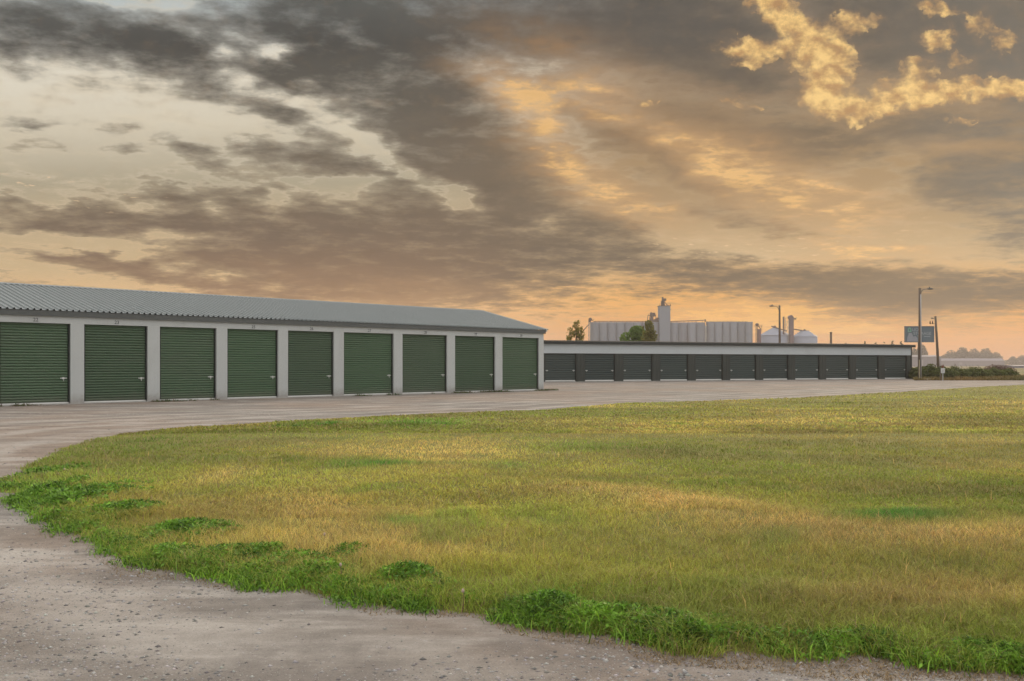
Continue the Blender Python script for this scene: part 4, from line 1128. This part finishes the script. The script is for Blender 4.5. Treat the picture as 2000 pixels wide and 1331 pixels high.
# weeds along the foot of the green-door building
mw = np.array(LB.matrix_basis if hasattr(LB, 'matrix_basis') else LB.matrix_world)
mwm = Matrix.Translation(LB.location) @ Matrix.Rotation(LB.rotation_euler.z, 4, 'Z')
s = rng.uniform(XL, 0.8, 14000); o_ = -0.10 - 0.4 * rng.random(14000) ** 2
k = rng.random(14000) < np.clip((fbm(s, s * 0 + 3, 1.6, 3) - 0.5) * 4, 0, 1); s, o_ = s[k], o_[k]
wp = np.array([(mwm @ Vector((a, b_, 0)))[:2] for a, b_ in zip(s, o_)]); n = len(wp)
V, T, C = blades_geo(wp[:, 0], wp[:, 1], np.full(n, 0.0), 0.04 + 0.13 * rng.random(n) ** 2, 0.02 + 0.02 * rng.random(n), 0.5 + 0.8 * rng.random(n), np.where(rng.random((n, 1)) < 0.5, np.array([[0.06, 0.11, 0.025]]), np.array([[0.16, 0.12, 0.07]])) * (0.6 + 0.7 * rng.random((n, 1))))
raw_mesh('wall_weeds', V, T, 3, C, GR); tag(bpy.data.objects['wall_weeds'], 'sparse weeds along the foot of the green-door building', 'weeds', kind='stuff')

# dandelion seed heads near the lawn edge
M_FLUFF = mat('seed_fluff', (0.42, 0.32, 0.25), 0.9); M_STALK = mat('stalk', (0.20, 0.13, 0.07), 0.8)
for i_, (px, py, h, lb) in enumerate([(633, 1078, 0.14, 'pale seed head on a stalk above the dark weeds, left of lawn centre'), (664, 1150, 0.16, 'pinkish seed head on a brown stalk at the bare edge, nearest the centre left weeds'),
                               (903, 1196, 0.13, 'small orange-tipped seed head at the bare brown edge right of centre'), (125, 938, 0.14, 'pale seed head among grass at the far left lawn tip, taller one'), (113, 944, 0.12, 'pale seed head among grass at the far left lawn tip, shorter one'),
                               (136, 946, 0.12, 'pale seed head at the left lawn tip, rightmost of the three there')]):
    p0 = at(px, py); r = empty('dandelion', (p0.x, p0.y, 0.0)); tag(r, lb, 'seed head', 'seed heads on the lawn edge')
    m = MB(); m.tube([(0, 0, 0), (0.01, 0, h * 0.6), (0.004, 0, h)], 0.003, 6); m.build('stem', M_STALK, r)
    hd = MB(); hd.lathe([(0.002, -0.014), (0.008, -0.009), (0.010, 0.0), (0.007, 0.010), (0.002, 0.014)], 10, 0.004, 0)
    hd.v = [(x_, y_, z_ + h) for (x_, y_, z_) in hd.v]; hd.build('seed_head', M_FLUFF, r, smooth=True)
# ------------------------------------------------------------------ grain terminal, far off
YS = 560.0; ks = YS / F
SX = lambda px: (px - 1000) * ks
SZ = lambda py: zat(py, YS)
M_SILO = mat('old_concrete', (0.255, 0.275, 0.325), 0.9, var=0.22, scale=0.05, stretch=(3, 3, 0.4), dirt=((0.17, 0.16, 0.185), 0.8), rand=0.13)
M_TOWER = mat('tower_concrete', (0.225, 0.25, 0.30), 0.9, var=0.1, scale=0.05)
M_RUST = mat('rusty_steel', (0.10, 0.065, 0.055), 0.8, var=0.3, scale=0.3)
M_BIN = mat('bin_galvanised', (0.235, 0.255, 0.31), 0.6, metal=0.1, var=0.08, scale=0.1)
GE = empty('grain_elevator', (SX(1310), YS, 0)); tag(GE, 'long row of pale concrete grain silos with a square headhouse tower', 'grain elevator')
gx0 = SX(1310)


def silo_run(a, b_, n, top, y=0.0):
    w = (SX(b_) - SX(a)) / n
    for k in range(n):
        m = MB(); m.lathe([(w * 0.515, 0), (w * 0.515, SZ(top))], 28, SX(a) + w * (k + 0.5) - gx0, y)
        m.build('silo', M_SILO, GE, smooth=False)
        GE.children
    dk = MB(); dk.box(SX(a) - gx0, SX(b_) - gx0, y - w * 0.2, y + w * 0.55, SZ(top) - 1.6, SZ(top) + 0.25); dk.build('roof_deck', M_SILO, GE)


silo_run(1153.5, 1287, 8, 630.5); silo_run(1307, 1376.5, 4, 631); silo_run(1380.5, 1469.5, 6, 630)
m = MB(); m.box(SX(1376.3) - gx0, SX(1380.5) - gx0, 0.5, 1.5, 0, SZ(636)); m.build('white_upright', mat('white_upright', (0.75, 0.72, 0.68), 0.6), GE)  # narrow pale upright in the slot between two silo runs
m = MB(); m.box(SX(1286.5) - gx0, SX(1307) - gx0, -4.2, 3.0, 0, SZ(599)); hh = m.build('headhouse', M_TOWER, GE)
m = MB(); a, b_ = SX(1286.5) - gx0, SX(1307) - gx0
m.box(a - 0.3, b_ + 0.3, -4.5, 3.3, SZ(599), SZ(599) + 0.35)
for xx in np.linspace(a, b_, 6):
    m.box(xx - 0.06, xx + 0.06, -4.4, -4.28, SZ(599) + 0.35, SZ(599) + 1.4)
m.box(a, b_, -4.4, -4.3, SZ(599) + 1.3, SZ(599) + 1.42); m.box(b_ - 0.3, b_ + 0.1, -4.4, -4.0, SZ(599), SZ(595.5)); m.build('railing', M_RUST, hh)
m = MB()
m.poly([(SX(1291) - gx0, -1.5, SZ(599)), (SX(1298.5) - gx0, -1.5, SZ(599)), (SX(1296.5) - gx0, -1.5, SZ(588)), (SX(1291.5) - gx0, -1.5, SZ(588))])
m.box(SX(1291) - gx0, SX(1296.5) - gx0, -1.5, 0.5, SZ(599) + 0.3, SZ(588)); m.box(SX(1292) - gx0, SX(1293.2) - gx0, -1.2, -0.6, SZ(588), SZ(581)); m.box(SX(1293.8) - gx0, SX(1295.4) - gx0, -1.0, 0.2, SZ(588), SZ(580.5))
m.lathe([(0.3, SZ(589)), (0.9, SZ(587.5)), (0.9, SZ(584)), (0.3, SZ(583))], 12, SX(1298.3) - gx0, -0.5)
m.box(SX(1295) - gx0, SX(1300.5) - gx0, -1.0, 0.0, SZ(588), SZ(587)); m.tube([(SX(1297.5) - gx0, -0.5, SZ(590)), (SX(1305) - gx0, -0.5, SZ(598.6))], 0.25, 6); m.build('leg_head', M_RUST, hh)
m = MB()
for xx in (1285.2, 1307.6): m.box(SX(xx) - gx0, SX(xx + 0.9) - gx0, -4.0, -3.4, SZ(606), SZ(604.5))
m.build('lamp', M_RUST, hh)
# gallery conveyors on the roof
m = MB(); m.box(SX(1162) - gx0, SX(1272) - gx0, 0.6, 1.5, SZ(628.6), SZ(627.4))
for px in np.arange(1163, 1272, 7.6): m.box(SX(px) - gx0, SX(px + 0.9) - gx0, 0.8, 1.3, SZ(630.3), SZ(628.6))
m.build('roof_conveyor', M_RUST, GE)
m = MB(); m.tube([(SX(1308) - gx0, 1, SZ(628.5)), (SX(1378) - gx0, 1, SZ(625.6))], 0.28, 6); m.box(SX(1377) - gx0, SX(1379.2) - gx0, 0.6, 1.4, SZ(628), SZ(624.2))
for px in (1322, 1336, 1345, 1352, 1358, 1361, 1372): m.box(SX(px) - gx0, SX(px + 0.6) - gx0, 0.8, 1.2, SZ(631), SZ(627.2))
m.box(SX(1376) - gx0, SX(1461) - gx0, 0.8, 1.2, SZ(628.9), SZ(628.3))
for px in (1388, 1392, 1400, 1405, 1413, 1420, 1427, 1435, 1443, 1450, 1457): m.box(SX(px) - gx0, SX(px + 1.4) - gx0, 0.7, 1.5, SZ(630.2), SZ(628.2))
m.build('roof_conveyor', M_RUST, GE)
m = MB()
m.lathe([(0.4, SZ(633)), (1.0, SZ(625)), (0.6, SZ(617))], 10, SX(1272.5) - gx0, 0); m.lathe([(0.3, SZ(619)), (1.0, SZ(617.5)), (1.0, SZ(612)), (0.4, SZ(610.5))], 10, SX(1272) - gx0, -0.4); m.lathe([(0.3, SZ(619)), (0.8, SZ(617.5)), (0.8, SZ(612)), (0.4, SZ(611))], 10, SX(1277) - gx0, -0.4)
m.box(SX(1265) - gx0, SX(1281) - gx0, -1.2, 0.8, SZ(617), SZ(616.3))
for px in (1265.5, 1269, 1275, 1280): m.box(SX(px) - gx0, SX(px + 0.6) - gx0, -1.2, -1.0, SZ(616.3), SZ(613.5)); m.tube([(SX(px) - gx0, -0.6, SZ(616)), (SX(1272 + (px - 1272) * 1.3) - gx0, -0.6, SZ(631))], 0.2, 5)
m.tube([(SX(1274) - gx0, 0, SZ(629)), (SX(1286) - gx0, 0, SZ(622))], 0.8, 6); m.box(SX(1276) - gx0, SX(1287) - gx0, -0.6, 0.6, SZ(630), SZ(626)); m.build('distributor', M_RUST, GE)

# bucket elevator leg at the left end
r = empty('bucket_elevator', (SX(1150.8), YS - 3, 0)); tag(r, 'slim twin-tube bucket elevator leg at the left end of the silos', 'bucket elevator')
c0 = SX(1150.8)
m = MB()
for px in (1149.3, 1152): m.box(SX(px) - c0 - 0.22, SX(px) - c0 + 0.22, -0.4, 0.4, 0, SZ(629))
m.build('leg', mat('pale_leg', (0.32, 0.28, 0.27), 0.7), r)
m = MB()
for z_ in np.arange(2, SZ(630), 2.4): m.box(SX(1149.3) - c0 + 0.22, SX(1152) - c0 - 0.22, -0.1, 0.1, z_, z_ + 0.15)
m.build('bracing', M_RUST, r)
m = MB(); m.lathe([(0.3, -0.9), (1.05, -0.6), (1.05, 0.6), (0.3, 0.9)], 14); m.v = [(x_ + 0.4, z_, y_ + SZ(624.8)) for (x_, y_, z_) in m.v]; m.box(-0.7, 0.7, -0.7, 0.7, SZ(630.5), SZ(625)); m.build('leg_head', M_RUST, r)
m = MB(); m.tube([(0, 0, SZ(633)), (SX(1138) - c0, 0, SZ(647)), (SX(1132) - c0, 0, SZ(660))], 0.28, 6); m.build('spout', M_RUST, r)
m = MB(); m.tube([(0.5, 0, SZ(625)), (SX(1160) - c0, 0, SZ(624.6))], 0.1, 5); m.tube([(0.8, 0, SZ(626)), (SX(1161) - c0, 0, SZ(629))], 0.22, 5); m.build('arm', M_RUST, r)

# small leg tower right of the silos
r = empty('leg_tower', (SX(1479), YS - 2, 0)); tag(r, 'small steel tower with a flat platform just right of the silo row', 'tower'); c0 = SX(1479)
m = MB()
for px in (1475, 1477.4): m.box(SX(px) - c0 - 0.15, SX(px) - c0 + 0.15, -0.3, 0.3, 0, SZ(637))
m.build('leg', M_RUST, r)
m = MB(); m.box(SX(1479) - c0, SX(1484) - c0, -1, 1, 0, SZ(643.5)); m.build('casing', mat('dull_red_casing', (0.16, 0.085, 0.09), 0.8), r)
m = MB(); m.box(SX(1472) - c0, SX(1487) - c0, -1.2, 1.2, SZ(637.7), SZ(637)); m.lathe([(0.5, SZ(637)), (1.2, SZ(635.5)), (1.0, SZ(633)), (0.3, SZ(632))], 10, SX(1477) - c0, 0); m.tube([(SX(1479) - c0, 0, SZ(637)), (SX(1484) - c0, 0, SZ(643))], 0.3, 6)
m.tube([(SX(1485.5) - c0, 0, SZ(638)), (SX(1486.5) - c0, 0, SZ(649))], 0.12, 5); m.build('platform', M_RUST, r)


def grain_bin(px, half, eave, apex, flat, label, y=YS + 8, bot=0):
    r = empty('grain_bin', (SX(px) * y / YS, y, 0)); tag(r, label, 'grain bin', 'round steel grain bins'); k = y / F; R_ = half * k
    m = MB(); m.lathe([(R_, 0), (R_, zat(eave, y))], 40)
    m.build('wall', M_BIN, r, smooth=True)
    m = MB(); m.lathe([(R_ * 1.02, zat(eave, y)), (flat * k, zat(apex, y)), (flat * k, zat(apex - 1.2, y))], 40); rf = m.build('roof', M_BIN, r)
    m = MB(); m.lathe([(0.6, zat(apex, y)), (0.9, zat(apex - 3, y)), (0.3, zat(apex - 4, y))], 8); m.build('cap', M_RUST, rf)
    return r


grain_bin(1513, 30.5, 656, 640.5, 4, 'steel grain bin with a cone roof, the larger, between small tower and tall leg tower')
grain_bin(1571.5, 24, 658.5, 647.5, 9, 'steel grain bin with a flattened cone roof, right of the tall leg tower', y=YS + 6)
r = empty('elevator_tower', (SX(1542), YS, 0)); tag(r, 'tall steel elevator tower with stair lattice between the two grain bins', 'elevator tower'); c0 = SX(1542)
m = MB(); m.box(SX(1542.3) - c0, SX(1549.2) - c0, -1.2, 1.2, 0, SZ(621)); m.lathe([(1.4, -1.3), (1.4, 1.3)], 16); n0 = len(m.v) - 32
for i in range(n0, len(m.v)):
    x_, y_, z_ = m.v[i]; m.v[i] = (x_ + SX(1544) - c0, z_, y_ + SZ(620.6))
m.poly([(SX(1545) - c0, -1.3, SZ(616.6)), (SX(1549.5) - c0, -1.3, SZ(621)), (SX(1545) - c0, -1.3, SZ(621))]); m.build('casing', mat('purple_grey_casing', (0.15, 0.10, 0.115), 0.8), r)
m = MB(); m.box(SX(1529.2) - c0, SX(1531.8) - c0, -0.5, 0.5, 0, SZ(619)); m.build('stack', M_RUST, r)
m = MB()
for px in (1534, 1540.5): m.box(SX(px) - c0 - 0.12, SX(px) - c0 + 0.12, -0.2, 0.2, 0, SZ(621))
z_ = 2.0; sgn = 1
while z_ < SZ(622) - 2:
    a, b_ = (SX(1534) - c0, SX(1540.5) - c0) if sgn > 0 else (SX(1540.5) - c0, SX(1534) - c0); m.tube([(a, 0, z_), (b_, 0, z_ + 1.9)], 0.14, 5); m.box(SX(1534) - c0, SX(1540.5) - c0, -0.12, 0.12, z_ + 1.85, z_ + 2.0); z_ += 2.0; sgn = -sgn
m.build('stair_lattice', mat('pale_lattice', (0.36, 0.33, 0.31), 0.7), r)
m = MB(); m.box(SX(1535) - c0, SX(1556) - c0, -0.5, 0.5, SZ(621.9), SZ(621.4)); m.box(SX(1550) - c0, SX(1554.5) - c0, -0.6, 0.6, SZ(624.5), SZ(622.5)); m.build('platform', M_RUST, r)
m = MB(); m.tube([(SX(1549) - c0, 0, SZ(643.3)), (SX(1573) - c0, 6, SZ(645))], 0.4, 6); m.tube([(SX(1537) - c0, 0, SZ(647)), (SX(1514) - c0, 8, SZ(636.5))], 0.35, 6); m.build('spout', M_RUST, r)

# hazy buildings and trees out to the right
M_SHED = mat('pale_shed', (0.22, 0.205, 0.23), 0.8, var=0.05)
for (a, b_, top, ridge, y, nm, lb) in ((1778, 1838, 697, 694, 760.0, 'pale_shed', 'pale lavender shed behind the tall light pole, blurred by haze'), (1836, 1962, 705, 700.5, 980.0, 'long_shed', 'long low pale shed in front of the hazy trees'), (1982, 2040, 716.2, 714.5, 420.0, 'low_shed', 'small low white shed far off at the right edge')):
    k = y / F; r = empty(nm, ((a - 1000) * k, y, 0)); tag(r, lb, 'shed'); w = (b_ - a) * k; ht = zat(top, y) if top < 713 else 1.0; hr = zat(ridge, y) if ridge < 713 else 1.35
    m = MB(); m.box(0, w, 0, 14, -0.03, ht); m.build('wall', M_SHED, r)
    m = MB(); m.poly([(-0.3, -0.3, ht), (w + 0.3, -0.3, ht), (w + 0.3, 7, hr), (-0.3, 7, hr)]); m.poly([(w + 0.3, 14.3, ht), (-0.3, 14.3, ht), (-0.3, 7, hr), (w + 0.3, 7, hr)])
    m.poly([(0, 0, ht), (0, 7, hr), (0, 14, ht)]); m.poly([(w, 14, ht), (w, 7, hr), (w, 0, ht)]); m.build('roof', mat('shed_roof', (0.20, 0.185, 0.21), 0.7), r)
    m = MB(); m.box(w * 0.3, w * 0.3 + 3, -0.06, -0.003, 0, ht * 0.7); m.build('door', mat('shed_door', (0.34, 0.32, 0.34), 0.7), r)
FARC = ((0.06, 0.06, 0.03), (0.12, 0.11, 0.05))
far = [(1800, 672, 12, 910, 'hazy brown tree cluster behind the pale shed by the tall light pole'), (1785, 680, 9, 875, 'small hazy tree against the end of the dark building'), (1858, 684, 16, 1120, 'hazy tree at the left of the far tree group'), (1880, 678, 15, 1085, 'tallest hazy tree, left of the middle of the far group'),
       (1902, 681, 14, 1120, 'hazy round tree in the middle of the far group'), (1925, 680, 16, 1137, 'hazy broad tree right of the middle of the far group'), (1945, 688, 13, 1120, 'hazy lower tree at the right end of the far group'), (1842, 694, 9, 1085, 'low hazy bush-like tree at the left end of the far group'),
       (1978, 696, 9, 1225, 'faint tree near the right edge'), (1996, 694, 11, 1260, 'faintest tree at the right edge'), (1690, 665, 3.2, 330, 'tiny bare-looking tree above the dark roof, leftmost of the row'), (1711, 668, 3.4, 335, 'tiny tree above the dark roof, second of the row'),
       (1726, 667, 4.5, 340, 'tiny dark tree above the dark roof, in the middle of the row'), (1744, 666, 5.5, 340, 'tiny dark bushy tree above the dark roof, widest of the row'), (1760, 667, 5.0, 345, 'tiny dark tree above the dark roof, beside the blue sign'), (1652, 668, 4.0, 380, 'faint tiny tree above the dark roof, right of the short dark post')]
for (px, top, half, Y, lb) in far:
    k = Y / F; p0 = at(px, Y=Y); H = zat(top, Y); w = half * k; wt_ = w * 0.7; w = max(w, 0.26 * H)
    tree('tree', (p0.x, Y, 0), H, [(0, 0, H * 0.66, wt_, wt_, H * 0.34), (-w * 0.5, 0, H * 0.5, w * 0.55, w * 0.6, H * 0.3), (w * 0.5, 0, H * 0.48, w * 0.55, w * 0.6, H * 0.32), (0, 0, H * 0.3, w * 0.8, w * 0.8, H * 0.28)],
         2600, 0.05 * H + 0.25, FARC, lb, group='far-off hazy trees', gap=0.36, trunk_r=0.02 * H)
# far-off tree line that reads as one mass along the horizon
x = rng.uniform(-900, 1150, 26000); y = np.full(26000, 1300.0) + rng.normal(0, 25, 26000)
h = 14 * np.clip(fbm(x, y * 0, 60, 4) * 1.6 - 0.35, 0.05, 1); z = rng.random(26000) * h
g = rng.random((26000, 1)); V, Q, C = leaves_geo(np.stack([x, y, z], 1), 3.5 * (0.6 + 0.8 * rng.random(26000)), np.array(FARC[0])[None] * (1 - g) + np.array(FARC[1])[None] * g)
raw_mesh('distant_woods', V, Q, 4, C, LEAF); tag(bpy.data.objects['distant_woods'], 'far-off woods along the horizon, reading as one hazy band', 'woods', kind='stuff')

# ------------------------------------------------------------------ haze
hz = MB(); hz.box(-1195, 1195, -80, 1495, -1.1, 46)
hm = bpy.data.materials.new('haze'); hm.use_nodes = True; nt = hm.node_tree
for n_ in list(nt.nodes): nt.nodes.remove(n_)
ou = nt.nodes.new('ShaderNodeOutputMaterial'); pv = nt.nodes.new('ShaderNodeVolumePrincipled')
pv.inputs['Color'].default_value = (*HAZE_COL, 1); pv.inputs['Density'].default_value = HAZE_D; pv.inputs['Anisotropy'].default_value = 0.35
nt.links.new(pv.outputs[0], ou.inputs['Volume'])
if HAZE_D > 0:
    tag(hz.build('haze', hm), kind='stuff')
